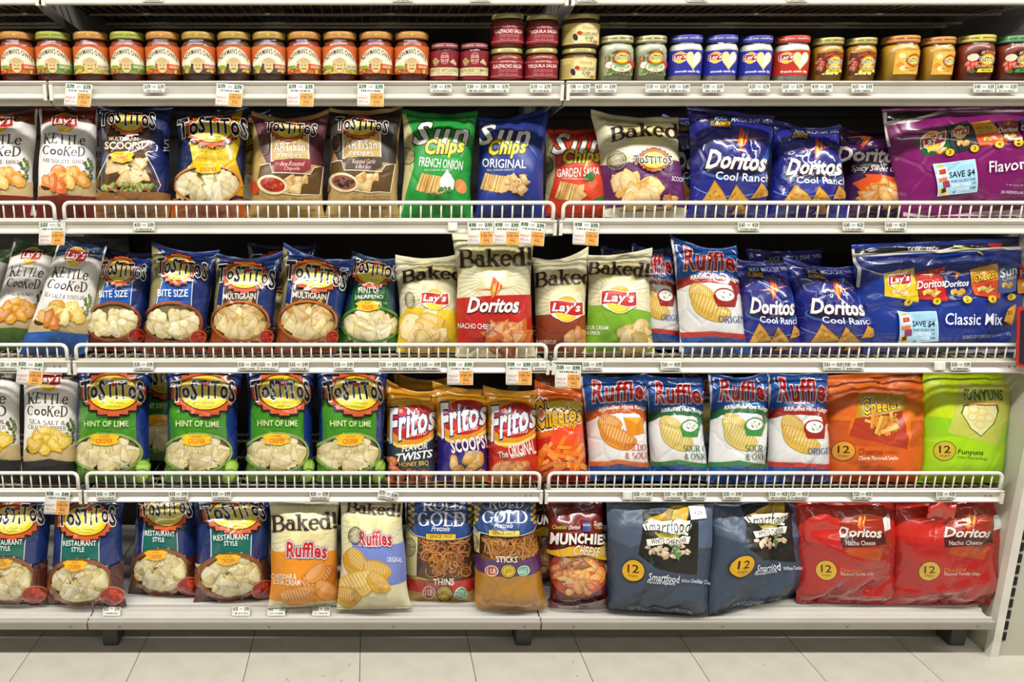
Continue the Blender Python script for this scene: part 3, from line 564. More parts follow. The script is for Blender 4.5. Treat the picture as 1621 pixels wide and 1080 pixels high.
def mini(A, q, col, kind, low=None, col2='d8d0b0'):
    g0 = len(A.G); A.poly(q, col, 'variety_picture'); c = np.mean(q, 0); q = np.array(q); L = q + (c - q) * .0
    a, b, cc, d = [np.array(p) for p in q]; lo = lambda s, t: a + (b - a) * s + (d - a) * t + (a - b - d + cc) * s * t
    if low: A.poly([lo(0, .5), lo(1, .45), lo(1, 1), lo(0, 1)], low, 'variety_picture')
    w = np.linalg.norm(b - a); r = math.atan2(b[1] - a[1], b[0] - a[0]); m = lo(.5, .33); e = lo(.5, .72)
    A.chips(e[0], e[1], w * .25, w * .1, 9, w * .12, ['d8b050', 'e0c060', 'c88a34'], 'blob', 'variety_picture', 3)
    if kind == 'Lay': lays(A, m[0], m[1], w * .8, r)
    elif kind == 'Dor': flame(A, m[0], m[1] - w * .18, w * .5); A.text('Doritos', m[0] - w * .46, m[1], m[0] + w * .46, m[1] + w * .24, 'ece8e0', LOGO, bold=.03, slant=.2, rot=r * .5)
    elif kind == 'Che': A.text('Cheetos', m[0] - w * .4, m[1] - w * .16, m[0] + w * .4, m[1] + w * .12, 'e8b01c', LOGO, out='181008', ow=.1, bold=.04, rot=r)
    elif kind == 'Sun': A.text('Sun', m[0] - w * .4, m[1] - w * .3, m[0] + w * .4, m[1] + w * .05, 'ece8e0', LOGO, bold=.03, slant=.2, rot=r); A.text('Chips', m[0] - w * .3, m[1] + w * .05, m[0] + w * .4, m[1] + w * .28, 'e0c43a', LOGO, rot=r)
    elif kind == 'Fri': A.text('Fritos', m[0] - w * .4, m[1] - w * .2, m[0] + w * .4, m[1] + w * .12, 'ece8e0', LOGO, out='1a1a5a', ow=.08, rot=r)
    A.G[g0:] = [('variety_picture#%d' % g0, n) for _, n in A.G[g0:]]
def dots(A, L):
    for i, (x, y, t) in enumerate(L): A.ell(x, y, 6.5, 5.5, 'e0b81c', 'count_badge#%d' % i); A.text(t, x - 1.8, y - 3, x + 1.8, y + 3, '1a1408', 'count_badge#%d' % i)
def sticker(A, q):
    q = [np.array(p, float) for p in q]; P = lambda s, t: q[0] + (q[1] - q[0]) * s + (q[3] - q[0]) * t; g = 'coupon_sticker'; r = math.atan2(q[1][1] - q[0][1], q[1][0] - q[0][0])
    c = sum(q) / 4; A.poly([c + (p - c) * 1.03 for p in q], 'e8eef2', g); A.poly(q, '9fcbe2', g)
    def tx(s, s0, t0, s1, t1, col, b=.02):
        a, bb = P(s0, t0), P(s1, t1); m = (a + bb) / 2; w = (s1 - s0) * np.linalg.norm(q[1] - q[0]) / 2; h = (t1 - t0) * np.linalg.norm(q[3] - q[0]) / 2; A.text(s, m[0] - w, m[1] - h, m[0] + w, m[1] + h, col, g, bold=b, rot=r)
    tx('SAVE $4', .38, .3, .97, .52, '14161c', .035); tx('WHEN YOU BUY ONE', .38, .57, .97, .65, '14161c'); tx('CONNECT FOUR', .4, .69, .86, .79, 'f2f4f6', .03); tx('OR', .9, .7, .97, .76, '14161c'); tx('TWISTER', .5, .83, .82, .92, 'f2f4f6', .03); tx('GAME', .85, .84, .97, .9, '14161c')
    for s, t, cl, rr in ((.16, .14, 'e0b42a', .1), (.14, .88, 'e0b42a', .11)): p = P(s, t); A.ell(p[0], p[1], 60 * rr, 55 * rr, cl, g)
    for s0, t0, s1, t1, cl in ((.06, .14, .34, .4, 'e8e4de'), (.1, .2, .3, .34, 'b83a2a'), (.05, .48, .3, .58, 'd86a3a'), (.14, .6, .34, .78, '8a3a5a'), (.08, .82, .2, .92, '1f2a4a'), (.38, .93, .46, .97, '6a8aa0')): A.poly([P(s0, t0), P(s1, t0 - .03), P(s1, t1), P(s0, t1 + .02)], cl, g)
def d_flavormix(A):
    A.poly([(1390, 160), (1720, 140), (1720, 168), (1560, 172), (1500, 176), (1410, 196), (1390, 195)], '1c1a18', PAN); A.text('FLAVOR MIX', 1500, 166, 1570, 171, 'c8c4bc', LET, bold=0); A.line([(1538, 168), (1575, 172)], 2, 'c8b820', PAN)
    A.line([(1395, 197), (1450, 190), (1500, 175), (1560, 176), (1720, 170)], 6, 'cfc8c0', 'white_edge'); A.poly([(1398, 165), (1405, 165), (1404, 200), (1412, 232), (1406, 232), (1399, 205)], 'cfc8c0', 'white_edge'); A.poly([(1430, 336), (1470, 342), (1520, 338), (1560, 333), (1720, 328), (1720, 362), (1430, 362)], 'bdb8b2', 'white_edge')
    mini(A, [(1449, 223), (1494, 203), (1520, 240), (1465, 246)], '1c5a30', 'Lay'); mini(A, [(1497, 201), (1529, 192), (1552, 234), (1508, 243)], '23282a', 'Lay'); mini(A, [(1534, 197), (1561, 193), (1588, 230), (1548, 232)], 'd8a01c', 'Che', 'd8501c')
    mini(A, [(1570, 196), (1601, 191), (1607, 226), (1584, 228)], '7a1a14', 'Dor'); mini(A, [(1606, 192), (1640, 188), (1648, 224), (1610, 227)], '1f3a7a', 'Dor')
    dots(A, [(1504, 241, '3'), (1540, 236, '3'), (1576, 231, '4'), (1602, 229, '1')]); A.text('Flavor Mix', 1563, 253, 1650, 270, 'efe8ec', LET, rot=-.07, bold=.01)
    sticker(A, [(1479, 260), (1540, 253), (1548, 301), (1487, 308)]); A.text('20 INDIVIDUAL BAGS 1 OZ', 1585, 301, 1650, 305, 'd8c8d0', LET); A.text('1 oz each of chips and snacks', 1592, 291, 1650, 294, 'd8c8d0', LET, bold=0)
def tort(tx, sunq, body2, panel, words, win, rim, rw, chips, kind, size, n, tagbox, bowl, lower, rot=.02, seed=1, lines=True, strip=None):
    def f(A):
        if strip: A.poly(strip, '8f8656', PAN)
        A.poly(panel, body2, PAN)
        if lines: A.line([panel[0], panel[-1]], 1.3, 'd8dce4', PAN); A.line([panel[1], panel[2]], 1.3, 'd8dce4', PAN)
        cx, cy, rx, ry = win
        if lower:
            A.poly([(cx - rx * 1.25, cy + ry * .35), (cx - rx * .6, cy + ry * .75), (cx, cy + ry * .86), (cx + rx * .6, cy + ry * .75), (cx + rx * 1.3, cy + ry * .3), (cx + rx * 1.35, cy + ry * 2.2), (cx - rx * 1.35, cy + ry * 2.2)], lower, 'bowl_picture')
            for k in range(-9, 10): x = cx + k * rx * .12; A.line([(x - 1.5, cy + ry * (1.0 - .0015 * k * k)), (x + 1.5, cy + ry * 1.35)], 1, rim, 'bowl_picture')
        window(A, cx, cy, rx, ry, rim, rw, '6e5f40', chips, n, size, kind, seed); tostitos(A, *tx, sunq, rot, 2, 5 + seed % 3)
        for w in words: A.text(*w, LET)
        if tagbox: crisp(A, *tagbox)
        if bowl: bowl(A)
    return f
TC = ['e2d6a2', 'd8c68a', 'ece2bc', 'cdb876']
def lime(A): 
    for x, y in ((224, 738), (222, 752)): A.ell(x, y, 12, 11, '5a8a1c', 'lime_picture'); A.ell(x, y, 10, 9, 'a4cc44', 'lime_picture'); A.ell(x, y, 7, 6.5, 'b8dc68', 'lime_picture')
d_lime = tort((130, 605, 226, 636), (180, 622, 44, 35), '3d861c', [(126, 630), (217, 630), (216, 712), (124, 712)], [('HINT OF LIME', 136, 666, 202, 675, 'd6dca4')], (170, 716, 52, 30), '86a64e', 3.5, TC, 'tri', 20, 22, (143, 687, 190, 705), lime, '5a8a2c', .0, 1, False)
d_rest = tort((95, 803, 182, 834), (136, 825, 37, 30), '1b6457', [(101, 835), (159, 835), (156, 890), (95, 890)], [('RESTAURANT', 102, 856, 152, 864, 'e4e8e0'), ('STYLE', 115, 866, 134, 873, 'e4e8e0')], (127, 920, 48, 34), '8a4c22', 6, TC, 'tri', 21, 20, (101, 886, 139, 902), lambda A: (A.poly([(172, 898), (200, 885), (205, 965), (165, 965), (175, 930)], '4a1c14', PAN), salsa(A, 177, 942, 19, 12)), '5c2a16', -.06, 2)
d_bite = tort((251, 414, 326, 440), (283, 426, 24, 25), '2456a6', [(258, 440), (306, 440), (303, 485), (247, 485)], [('BITE SIZE', 252, 459, 297, 470, 'e4e8ee')], (274, 509, 43, 30), '96481e', 4, TC, 'round', 13, 26, None, lambda A: salsa(A, 311, 533, 11, 10), '84371a', .08, 3, True, [(240, 385), (248, 392), (266, 415), (252, 465), (238, 505), (225, 540), (228, 470)])
d_multi = tort((347, 425, 433, 452), (388, 438, 32, 25), '644022', [(357, 440), (411, 450), (406, 485), (351, 485)], [('MULTIGRAIN', 356, 465, 404, 474, 'e4e0d4')], (380, 508, 43, 30), 'b0601f', 3.5, ['d2b874', 'c4a05a', 'dcc88c', 'b88e4a'], 'tri', 20, 20, None, lambda A: salsa(A, 419, 533, 10, 10), '8a3f1a', .12, 4, True, [(338, 395), (347, 405), (350, 440), (340, 500), (325, 560), (322, 480)])
d_jala = tort((558, 416, 626, 440), (590, 434, 27, 22), '1d5a2a', [(562, 440), (612, 440), (618, 495), (552, 495)], [('HINT OF', 569, 456, 600, 465, 'dcdcc4'), ('JALAPEÑO', 563, 466, 606, 475, 'dcdcc4')], (587, 513, 44, 27), '4a8a34', 4, TC, 'tri', 20, 20, (564, 477, 601, 493), None, '2f6a24', .14, 6, False)
def bk_lays(bx, logo, panel, pcol, cc, words, chipc, seal=None, arch=4, rot=0):
    def f(A):
        A.ell(logo[0], logo[1] - 45, logo[2] * .75, 18, 'ddd298', PAN); rays(A, logo[0], logo[1] - 10, 26, 55); A.poly(panel, pcol, PAN); A.chips(*chipc, cc, 'blob', PIC, 4, '8a5a24'); baked(A, *bx[:4], rot, arch, bx[4]); lays(A, *logo, .02)
        for w in words: A.text(*w, LET)
        if seal: seal_mark(A, *seal, '4a4630')
    return f
d_bk_yel = bk_lays((638, 428, 742, 449, 'Baked!'), (688, 474, 45), [(620, 520), (645, 486), (690, 490), (745, 494), (745, 556), (620, 556)], 'e2be2c', ['e6c87e', 'f0dca0', 'dcb45a', 'ecd090'], [], (665, 525, 34, 24, 16, 22), (649, 475, 7, 12), 6, -.03)
d_bk_bbq = bk_lays((847, 430, 946, 455, 'Baked!'), (897, 489, 54), [(835, 500), (940, 498), (940, 556), (835, 556)], '843a22', ['d8904a', 'c87434', 'e0a860'], [('BARBECUE', 850, 538, 880, 544, 'e4d4c4')], (908, 542, 20, 12, 12, 14), None, 4, -.04)
d_bk_sour = bk_lays((931, 416, 1028, 438, 'Baked!'), (980, 474, 58), [(915, 482), (1000, 488), (1040, 498), (1040, 556), (915, 556)], '74a428', ['d8bc7a', 'c8a65c', 'e4cc94'], [('SOUR CREAM', 928, 516, 963, 522, 'e8ecd8'), ('& ONION', 931, 524, 951, 530, 'e8ecd8')], (1000, 535, 30, 16, 18, 17), None, 2, .05)
def d_bk_dor(A):
    A.ell(786, 405, 60, 24, 'ddd296', PAN); rays(A, 783, 440, 20, 64, 46); A.poly([(700, 474), (783, 468), (860, 466), (860, 545), (700, 545)], 'b3221a', PAN); A.chips(806, 528, 28, 12, 14, 20, ['cf7a34', 'bd5e22', 'd89450'], 'tri', PIC, 3, '6a2a0c')
    baked(A, 727, 393, 841, 423, -.03, 0); flame(A, 783, 457, 60); doritos(A, 745, 472, 820, 494, 0); A.text('NACHO CHEESE', 727, 512, 780, 520, 'ecdcd4', LET, bold=.02, rot=.03); A.rect(700, 545, 870, 575, 'cfc8a4', PAN); A.chips(800, 552, 24, 6, 8, 12, ['c06a2a', 'b05420'], 'tri', PIC, 8)
def rchip(A, cx, cy, w, h, rot, col, seed=0):
    c, s = math.cos(rot), math.sin(rot); R = lambda x, y: (cx + x * w * c - y * h * s, cy + x * w * s + y * h * c)
    Q = [((.5 + .03 * math.cos(3 * a + seed)) * math.cos(a), (.5 + .04 * math.sin(2 * a + seed)) * math.sin(a) - .1 * math.cos(a) ** 2) for a in np.linspace(0, 6.283, 24, endpoint=False)]
    D = lerp(srgb(col), srgb('7a5014'), .5); A.poly([R(x * 1.04, y * 1.04 + .02) for x, y in Q], D, PIC); A.poly([R(x, y) for x, y in Q], col, PIC)
    A.poly([R(x * .9 - .03, y * .55 - .14) for x, y in Q], lerp(srgb(col), (1, .9, .6), .22), PIC)
    for k in range(-5, 6): t = k * .085; hh = .46 * math.sqrt(1 - (t / .5) ** 2); A.line([R(t - .03, -hh - .08), R(t, -.05), R(t + .03, hh - .08)], w * .028, lerp(srgb(col), D, .6), PIC)
def ruffles(band, chip, lines, bowl, line2, lcol):
    def f(A):  # box 0..100 x 0..180
        A.poly([(0, 0), (110, 0), (110, 62), (80, 54), (50, 52), (20, 58), (0, 66)], '1c58ac', PAN); A.poly([(0, 0), (110, 0), (110, 12), (60, 8), (0, 20)], '17407f', PAN)
        A.poly([(0, 62), (20, 55), (50, 50), (80, 52), (105, 60), (105, 76), (80, 66), (50, 64), (20, 69), (0, 78)], band, PAN); A.poly([(86, 60), (105, 62), (104, 86), (98, 80), (94, 88)], band, PAN)
        rchip(A, 38, 84, 40, 34, .2, chip); rchip(A, 50, 107, 64, 36, .5, chip, 2)
        if bowl: A.ell(76, 87, 19, 15, bowl, 'dip_picture'); A.poly([(58, 90), (94, 90), (90, 103), (62, 103)], bowl, 'dip_picture'); A.ell(76, 84, 15, 9.5, 'eeece6', 'dip_picture'); A.chips(76, 84, 9, 5, 8, 2, ['8a9a70', 'd8d8cc'], 'round', 'dip_picture', 2)
        else: A.poly([(62, 72), (92, 74), (96, 100), (70, 104)], 'd8861c', 'cheese_picture'); A.poly([(62, 72), (92, 74), (84, 84)], 'eaa840', 'cheese_picture')
        ruf_logo(A, 15, 10, 110, 46, .05, 2); A.text('RRRuffles Have Ridges', 24, 55, 103, 64, 'ece8e4', LET, arch=4, rot=.03, bold=.02)
        y = 118
        for i, ln in enumerate(lines): A.text(ln, 62, y, 62 + 7.2 * len(ln), y + 11, lcol, LET, ser=1.0); y += 14
        A.poly([(0, 146), (50, 143), (105, 149), (105, 157), (50, 151), (0, 154)], line2, PAN); A.poly([(0, 154), (50, 151), (105, 157), (105, 180), (0, 180)], '1c4f9c', PAN)
    return f
def d_classic(A):
    A.poly([(1340, 365), (1640, 365), (1640, 394), (1540, 398), (1450, 398), (1360, 405), (1340, 405)], '1a1918', PAN); A.text('12 oz', 1440, 387, 1458, 396, 'd0ccc4', LET, slant=.3); A.text('EACH', 1468, 391, 1488, 396, 'd0ccc4', LET); A.line([(1510, 389), (1545, 396), (1556, 404)], 3, 'c8b820', PAN); A.poly([(1560, 384), (1590, 386), (1578, 396)], 'b02a20', PAN)
    A.line([(1350, 404), (1400, 403), (1450, 399), (1540, 396), (1640, 392)], 5, 'd4d0c8', 'white_edge'); A.poly([(1348, 393), (1353, 393), (1356, 412), (1364, 425), (1360, 455), (1355, 455), (1358, 426), (1350, 412)], 'd4d0c8', 'white_edge'); A.poly([(1470, 566), (1500, 556), (1560, 552), (1640, 553), (1640, 585), (1470, 585)], 'bdbab4', 'white_edge')
    mini(A, [(1397, 433), (1447, 424), (1454, 479), (1398, 469)], 'd4b818', 'Lay'); mini(A, [(1447, 433), (1495, 423), (1501, 477), (1455, 474)], 'ba241c', 'Dor'); mini(A, [(1490, 432), (1530, 426), (1540, 474), (1502, 476)], '1c2668', 'Dor'); mini(A, [(1532, 428), (1574, 418), (1582, 473), (1540, 468)], 'd89a1c', 'Che', 'c8401c'); mini(A, [(1574, 426), (1608, 417), (1609, 461), (1577, 464)], '385a9c', 'Sun'); mini(A, [(1610, 420), (1640, 414), (1640, 462), (1611, 465)], 'b8281c', 'Fri', 'c8781c')
    dots(A, [(1434, 477, '4'), (1482, 477, '4'), (1528, 475, '2'), (1567, 474, '4'), (1601, 470, '2')]); A.text('Classic Mix', 1494, 496, 1586, 514, 'e6e8f2', LET, bold=.01, slant=.05); sticker(A, [(1419, 495), (1479, 494), (1483, 538), (1421, 541)])
    A.poly([(1607, 482), (1594, 490), (1588, 508), (1600, 513), (1604, 498)], 'd8981c', BADGE); A.text('30', 1593, 492, 1600, 499, '1a1408', BADGE); A.text('20 BAGS OF CHIPS AND SNACKS 1 OZ', 1520, 528, 1600, 533, 'b8c0d8', LET, bold=0, rot=-.05)
def fritos(dx, dy, low, extra):
    def f(A):
        A.poly([(600 + dx, 690 + dy), (640 + dx, 712 + dy), (700 + dx, 690 + dy), (700 + dx, 780), (600 + dx, 780)], low, PAN)
        A.line([(600 + dx, 688 + dy), (630 + dx, 706 + dy), (662 + dx, 706 + dy), (700 + dx, 684 + dy)], 5, 'e8cc70', PAN); A.line([(605 + dx, 640 + dy), (640 + dx, 632 + dy), (690 + dx, 630 + dy)], 2, 'eab83a', PAN)
        A.ell(655 + dx, 668 + dy, 37, 28, 'ba231a', LOGO, rot=-.2); A.text('Fritos', 617 + dx, 645 + dy, 689 + dx, 689 + dy, 'ece9e4', LOGO, out='1e2a66', ow=.075, bold=.04, slant=.25, rot=-.22, taper=-.18); A.text('BRAND', 646 + dx, 684 + dy, 675 + dx, 690 + dy, 'ece0d8', LOGO, rot=-.18, gap=.15)
        A.text('2', 680 + dx, 624 + dy, 684 + dx, 632 + dy, '2a2010', LET); extra(A)
    return f
def fr_tw(A):
    A.chips(650, 757, 34, 12, 26, 9, ['d0521c', 'b8401a', 'e0702a'], 'blob', PIC, 3, '4a1808'); A.chips(622, 735, 4, 10, 6, 8, ['d0521c', 'e0702a'], 'blob', PIC, 5, '4a1808'); A.text('FLAVOR', 638, 703, 676, 712, 'e8e8e8', LET, slant=.3, rot=-.12, bold=.03); A.text('TWISTS', 628, 715, 682, 727, 'f0f0f0', LET, slant=.3, rot=-.12, bold=.04); A.text('HONEY BBQ', 633, 730, 676, 738, 'e0a83a', LET, rot=-.05, bold=.02)
def fr_sc(A):
    A.chips(732, 745, 36, 24, 18, 14, ['dca848', 'c88e34', 'e8c070'], 'round', PIC, 4, '6a4410'); A.text('SCOOPS!', 714, 693, 769, 713, 'f0dcdc', LET, out='7a1a3a', ow=.06, bold=.05, rot=-.16); A.text('CORN CHIPS', 735, 713, 757, 718, 'd8d0e0', LET, rot=-.1)
def fr_or(A):
    A.chips(815, 752, 32, 16, 18, 15, ['d88a34', 'c8702a', 'e0a250'], 'blob', PIC, 6, '6a2a0c'); A.text('The', 790, 714, 804, 724, 'efe4dc', LET, bold=.02, rot=-.2); A.text('ORIGINAL', 805, 700, 846, 721, 'efe4dc', LET, bold=.02, rot=-.2, taper=.1); A.text('CORN CHIPS', 808, 717, 829, 724, 'efdccc', LET, rot=-.15)
def d_cheetos(A):
    A.poly([(840, 700), (870, 690), (905, 695), (935, 720), (935, 780), (840, 780)], 'bf2419', PAN); A.ell(905, 700, 34, 30, 'e0481c', PAN); A.ell(893, 645, 34, 12, 'd8b81c', LOGO)
    A.text('Cheetos', 849, 638, 920, 673, 'e4ae1a', LOGO, out='15100a', ow=.1, out2='f0ece0', ow2=.15, bold=.05, rot=-.02, taper=-.3, jit=.2); A.text('Crunchy', 873, 668, 913, 680, 'f0c020', LOGO, out='9a2a10', ow=.08, slant=.2)
    A.chips(888, 724, 34, 26, 26, 16, ['e8791c', 'd8601a', 'f09a3a'], 'stick', PIC, 3, '7a1a0a')
def d_chee12(A):
    A.poly([(1290, 655), (1360, 660), (1360, 640), (1470, 630), (1470, 672), (1430, 700), (1290, 665)], 'd66c1c', PAN); A.poly([(1290, 664), (1345, 666), (1340, 690), (1440, 712), (1446, 668), (1480, 664), (1480, 790), (1290, 790)], 'b94d18', PAN); A.poly([(1290, 702), (1480, 706), (1480, 790), (1290, 790)], 'c9591a', PAN)
    A.poly([(1354, 624), (1437, 624), (1433, 668), (1437, 712), (1342, 690), (1352, 662)], 'b08a1e', 'variety_picture'); A.poly([(1352, 662), (1435, 650), (1437, 712), (1342, 690)], 'a8371c', 'variety_picture'); A.text('Cheetos', 1363, 632, 1427, 652, 'e8b820', LOGO, out='181008', ow=.1, out2='e8e0d0', ow2=.14, bold=.04, rot=-.08, taper=-.25)
    A.chips(1394, 672, 26, 12, 18, 13, ['e09a3a', 'd0802a', 'e8b458'], 'stick', 'variety_picture', 5, '5a1a0a'); twelve(A, 1335, 714, 18, 15, 'd0902a'); A.text('Cheetos', 1359, 710, 1396, 720, '8a3a10', LET, bold=0); A.text('Crunchy', 1398, 713, 1420, 720, 'a04a14', LET, bold=0); A.text('Cheese Flavored Snacks', 1359, 722, 1420, 728, 'ece0d0', LET); A.text('60', 1443, 592, 1452, 600, 'e0a880', LET, rot=-.9, bold=0)
def d_fun12(A):
    A.poly([(1440, 580), (1610, 580), (1610, 664), (1500, 662), (1440, 655)], 'b5cc0e', PAN); A.poly([(1440, 655), (1500, 662), (1580, 664), (1580, 700), (1500, 690), (1440, 690)], '88bd16', PAN)
    A.poly([(1520, 604), (1560, 610), (1598, 598), (1596, 660), (1580, 705), (1500, 685), (1512, 650)], 'b4b84a', 'variety_picture'); A.text('FUNYUNS', 1531, 617, 1585, 634, '1f5a36', LOGO, bold=.04, jit=.15, gap=.04); A.rect(1534, 636, 1580, 642, 'd8981c', 'variety_picture'); A.text('ONION FLAVORED RINGS', 1537, 638, 1577, 641, 'f0e8c0', LET, bold=0)
    P = [(1553, 690), (1538, 678), (1524, 655), (1530, 644), (1545, 642), (1560, 643), (1575, 642), (1580, 652), (1572, 672)]; A.poly([(1553 + (x - 1553) * 1.07, 665 + (y - 665) * 1.07) for x, y in P], '1c3a20', 'variety_picture'); A.poly(P, 'd8d49a', 'variety_picture')
    for x, y in ((1540, 660), (1556, 652), (1566, 662), (1552, 672), (1543, 648)): A.ring(x, y, 7, 6, 2.6, 'd8c070', 'variety_picture')
    twelve(A, 1495, 714, 17, 15, 'c0a82c'); A.text('Funyuns', 1516, 712, 1556, 722, '26301a', LET, bold=.01, slant=.2, rot=.05); A.text('Onion Flavored Rings', 1514, 723, 1562, 728, '4a6a1c', LET, bold=0, rot=.07); A.text('NET WT 12 OZ ONION FLAVORED RINGS', 1488, 768, 1572, 772, '4a6414', LET)
def bk_ruf(bx, rl, panel, pcol, cc, words, cp, seal, rot=0):
    def f(A):
        A.ell((bx[0] + bx[2]) / 2, bx[3] + 8, 44, 20, 'ddd29a', PAN); rays(A, (rl[0] + rl[2]) / 2, rl[1] - 10, 26, 56); A.poly(panel, pcol, PAN)
        for x, y, w, h, r in cp: rchip(A, x, y, w, h, r, cc[int(x) % len(cc)])
        baked(A, *bx, rot, 0); A.text('Ruffles', *rl, 'bb1f26', LOGO, out='efeae4', ow=.08, out2='6a6a8a', ow2=.12, bold=.045, jit=.3, seed=3, rot=.03)
        for w in words: A.text(*w, LET)
        if seal: seal_mark(A, *seal, '55513a')
    return f
d_bkr_ch = bk_ruf((431, 813, 532, 840), (455, 859, 516, 883), [(420, 872), (480, 868), (545, 870), (545, 948), (420, 948)], 'dd8a22', ['d8802a', 'cf7426', 'e0923c'], [('CHEDDAR &', 431, 908, 469, 916, 'f4ead8'), ('SOUR CREAM', 433, 917, 475, 925, 'f4ead8')], [(505, 918, 60, 40, -.5), (470, 942, 55, 28, -.25), (515, 935, 40, 26, .4), (500, 908, 38, 22, -.8)], None, -.06)
d_bkr_or = bk_ruf((549, 795, 634, 815), (570, 842, 619, 864), [(558, 858), (640, 856), (645, 918), (612, 926), (580, 905), (558, 896)], '7383c4', ['d8ae48', 'cfa038', 'e0bc60'], [('ORIGINAL', 611, 882, 634, 890, 'e4e4ee')], [(562, 890, 46, 34, .9), (595, 905, 44, 34, .2), (566, 925, 62, 40, -.4), (598, 922, 40, 26, .6), (550, 945, 40, 30, .2)], (563, 848, 10, 13), .08)
def rold(dx, dy, s, kind):
    def f(A):
        X = lambda x: 640 + dx + (x - 640) * s
        Y = lambda y: 790 + dy + (y - 790) * s
        P = lambda v: [(X(a), Y(b)) for a, b in v]
        wy0, wy1 = 850, 912 if kind else 884
        A.poly(P([(658, 800), (760, 800), (760, wy1), (656, wy1)]), '4c301a', 'clear_window')
        if kind:
            rnd = random.Random(3)
            for k in range(75): x, y = X(rnd.uniform(665, 745)), Y(rnd.uniform(848, 908)); A.ring(x, y, rnd.uniform(6, 10) * s, rnd.uniform(5, 9) * s, 2.3 * s, rnd.choice(['a0622e', '8a5024', 'b87a42', 'a86c36']), PIC, rnd.uniform(0, 360), rnd.uniform(360, 640))
        else: A.chips(X(712), Y(868), 44 * s, 22 * s, 170, 13 * s, ['a5692e', '8a5220', 'c0884a', 'b67c3c'], 'stick', PIC, 4, '3a1c08')
        A.poly(P([(625, 780), (660, 780), (660, wy1), (625, wy1)]), 'cac08c', PAN); SH = [(645, 780), (752, 780), (752, 830), (742, 846), (700, 856), (658, 846), (645, 828)]; c = (698, 815)
        for k, col in ((1.07, '1c2c58'), (1.045, 'd8d0b0'), (1.02, '1c2c58'), (.99, '27467f')): A.poly(P([(c[0] + (x - c[0]) * k, c[1] + (y - c[1]) * k) for x, y in SH]), col, LOGO)
        for sx in (-1, 1):
            for k in range(8): A.ell(X(698 + sx * (44 + (k % 2) * 4)), Y(796 + k * 5), 2.6 * s, 3.6 * s, 'c9a63a', LOGO, 10, sx * .5)
        A.text('ROLD', X(670), Y(790), X(731), Y(808), 'e4e4e0', LOGO, ser=.95); A.text('GOLD', X(662), Y(811), X(735), Y(834), 'e8e8e4', LOGO, ser=1.1); A.text('Pretzels', X(684), Y(834), X(712), Y(842), 'd8dce4', LOGO, slant=.3)
        A.rect(X(674), Y(845), X(722), Y(856), '1c2c58', LOGO); A.rect(X(675), Y(846), X(721), Y(855), 'd8b42a', LOGO); A.text('SINCE 1917', X(681), Y(848), X(715), Y(853), '1c2030', LOGO)
        b0, b1, col, wd, cy = (911, 930, 'b2281f', 'THINS', 938) if kind else (884, 910, '4c2660', 'STICKS', 914)
        A.poly(P([(620, b0), (770, b0 - 2), (770, b1), (620, b1 + 2)]), col, PAN); A.text(wd, X(686), Y(b0 + 4), X(718), Y(b0 + 14), 'efe6d4', LET, bold=.03); A.poly(P([(620, b1 + 2), (770, b1), (770, 990), (620, 990)]), 'b08a34' if kind else 'a8741c', PAN)
        for x, c2, t in ((678, 'b0402c', '1 LB'), (704, 'd8b42a', 'RG'), (729, '4fae8a', 'LOW FAT' if kind else 'FAT FREE')):
            r = 13.5 if t == 'RG' else 10; A.ell(X(x), Y(cy), r * s, r * s, '1c1a14' if t == 'RG' else 'e0d8c0', BADGE + '#' + t); A.ell(X(x), Y(cy), r * .86 * s, r * .86 * s, c2, BADGE + '#' + t)
            if ' ' in t and t != '1 LB':
                a, b = t.split(); A.text(a, X(x - 6), Y(cy - 5), X(x + 6), Y(cy - .5), 'eef4ec', BADGE + '#' + t); A.text(b, X(x - 6), Y(cy + .8), X(x + 6), Y(cy + 5), 'eef4ec', BADGE + '#' + t)
            else:
                if t == 'RG': A.ring(X(x), Y(cy), 9.5 * s, 9.5 * s, .9 * s, '1c1a14', BADGE + '#' + t)
                A.text(t, X(x - 6), Y(cy - 4), X(x + 6), Y(cy + 4), '1c1a14' if t == 'RG' else 'f0e8dc', BADGE + '#' + t, ser=.7 if t == 'RG' else 0, bold=.02)
        seal_mark(A, X(650), Y(866), 9 * s, 14 * s)
    return f
def d_munch(A):
    A.poly([(855, 780), (905, 812), (960, 782), (960, 850), (855, 850)], '74201a', PAN); A.ell(915, 905, 45, 42, 'b0482a', 'chip_picture'); A.chips(914, 906, 32, 30, 60, 12, ['e08a2a', 'd0641c', 'e8a848', 'c85a28', 'd8a860'], 'blob', PIC, 5, '6a1c0a'); A.chips(905, 888, 22, 8, 5, 12, ['a8704a', '8a5030'], 'tri', PIC, 7)
    A.poly([(865, 945), (900, 955), (935, 950), (970, 935), (970, 990), (865, 990)], '54180f', PAN); A.poly([(868, 870), (900, 864), (960, 860), (962, 888), (925, 876), (868, 874)], 'd8a81c', PAN); A.text('CHEESE FIX', 909, 866, 966, 879, 'f0e8d8', LET, out='7a4a10', ow=.07, slant=.25, rot=.1)
    A.text('MUNCHIES', 875, 844, 958, 861, 'ece6da', LOGO, out='4a1410', ow=.07, bold=.06, jit=.3, rot=.02); A.text('Cheetos', 877, 831, 896, 837, 'd8b01c', LOGO, out='2a5a1c', ow=.08); A.text('Doritos', 900, 832, 916, 838, 'e0dcd4', LOGO, slant=.2); A.rect(921, 826, 932, 841, '3a4a8a', LOGO); A.text('ROLD GOLD', 921, 829, 932, 833, 'e4e0d4', LOGO); A.text('Sun', 937, 824, 948, 832, 'e4e0d8', LOGO); A.text('Chips', 938, 832, 948, 838, 'd8c02c', LOGO); A.text('CHEDDAR SNACK MIX', 883, 954, 916, 959, 'd8c8c0', LET)
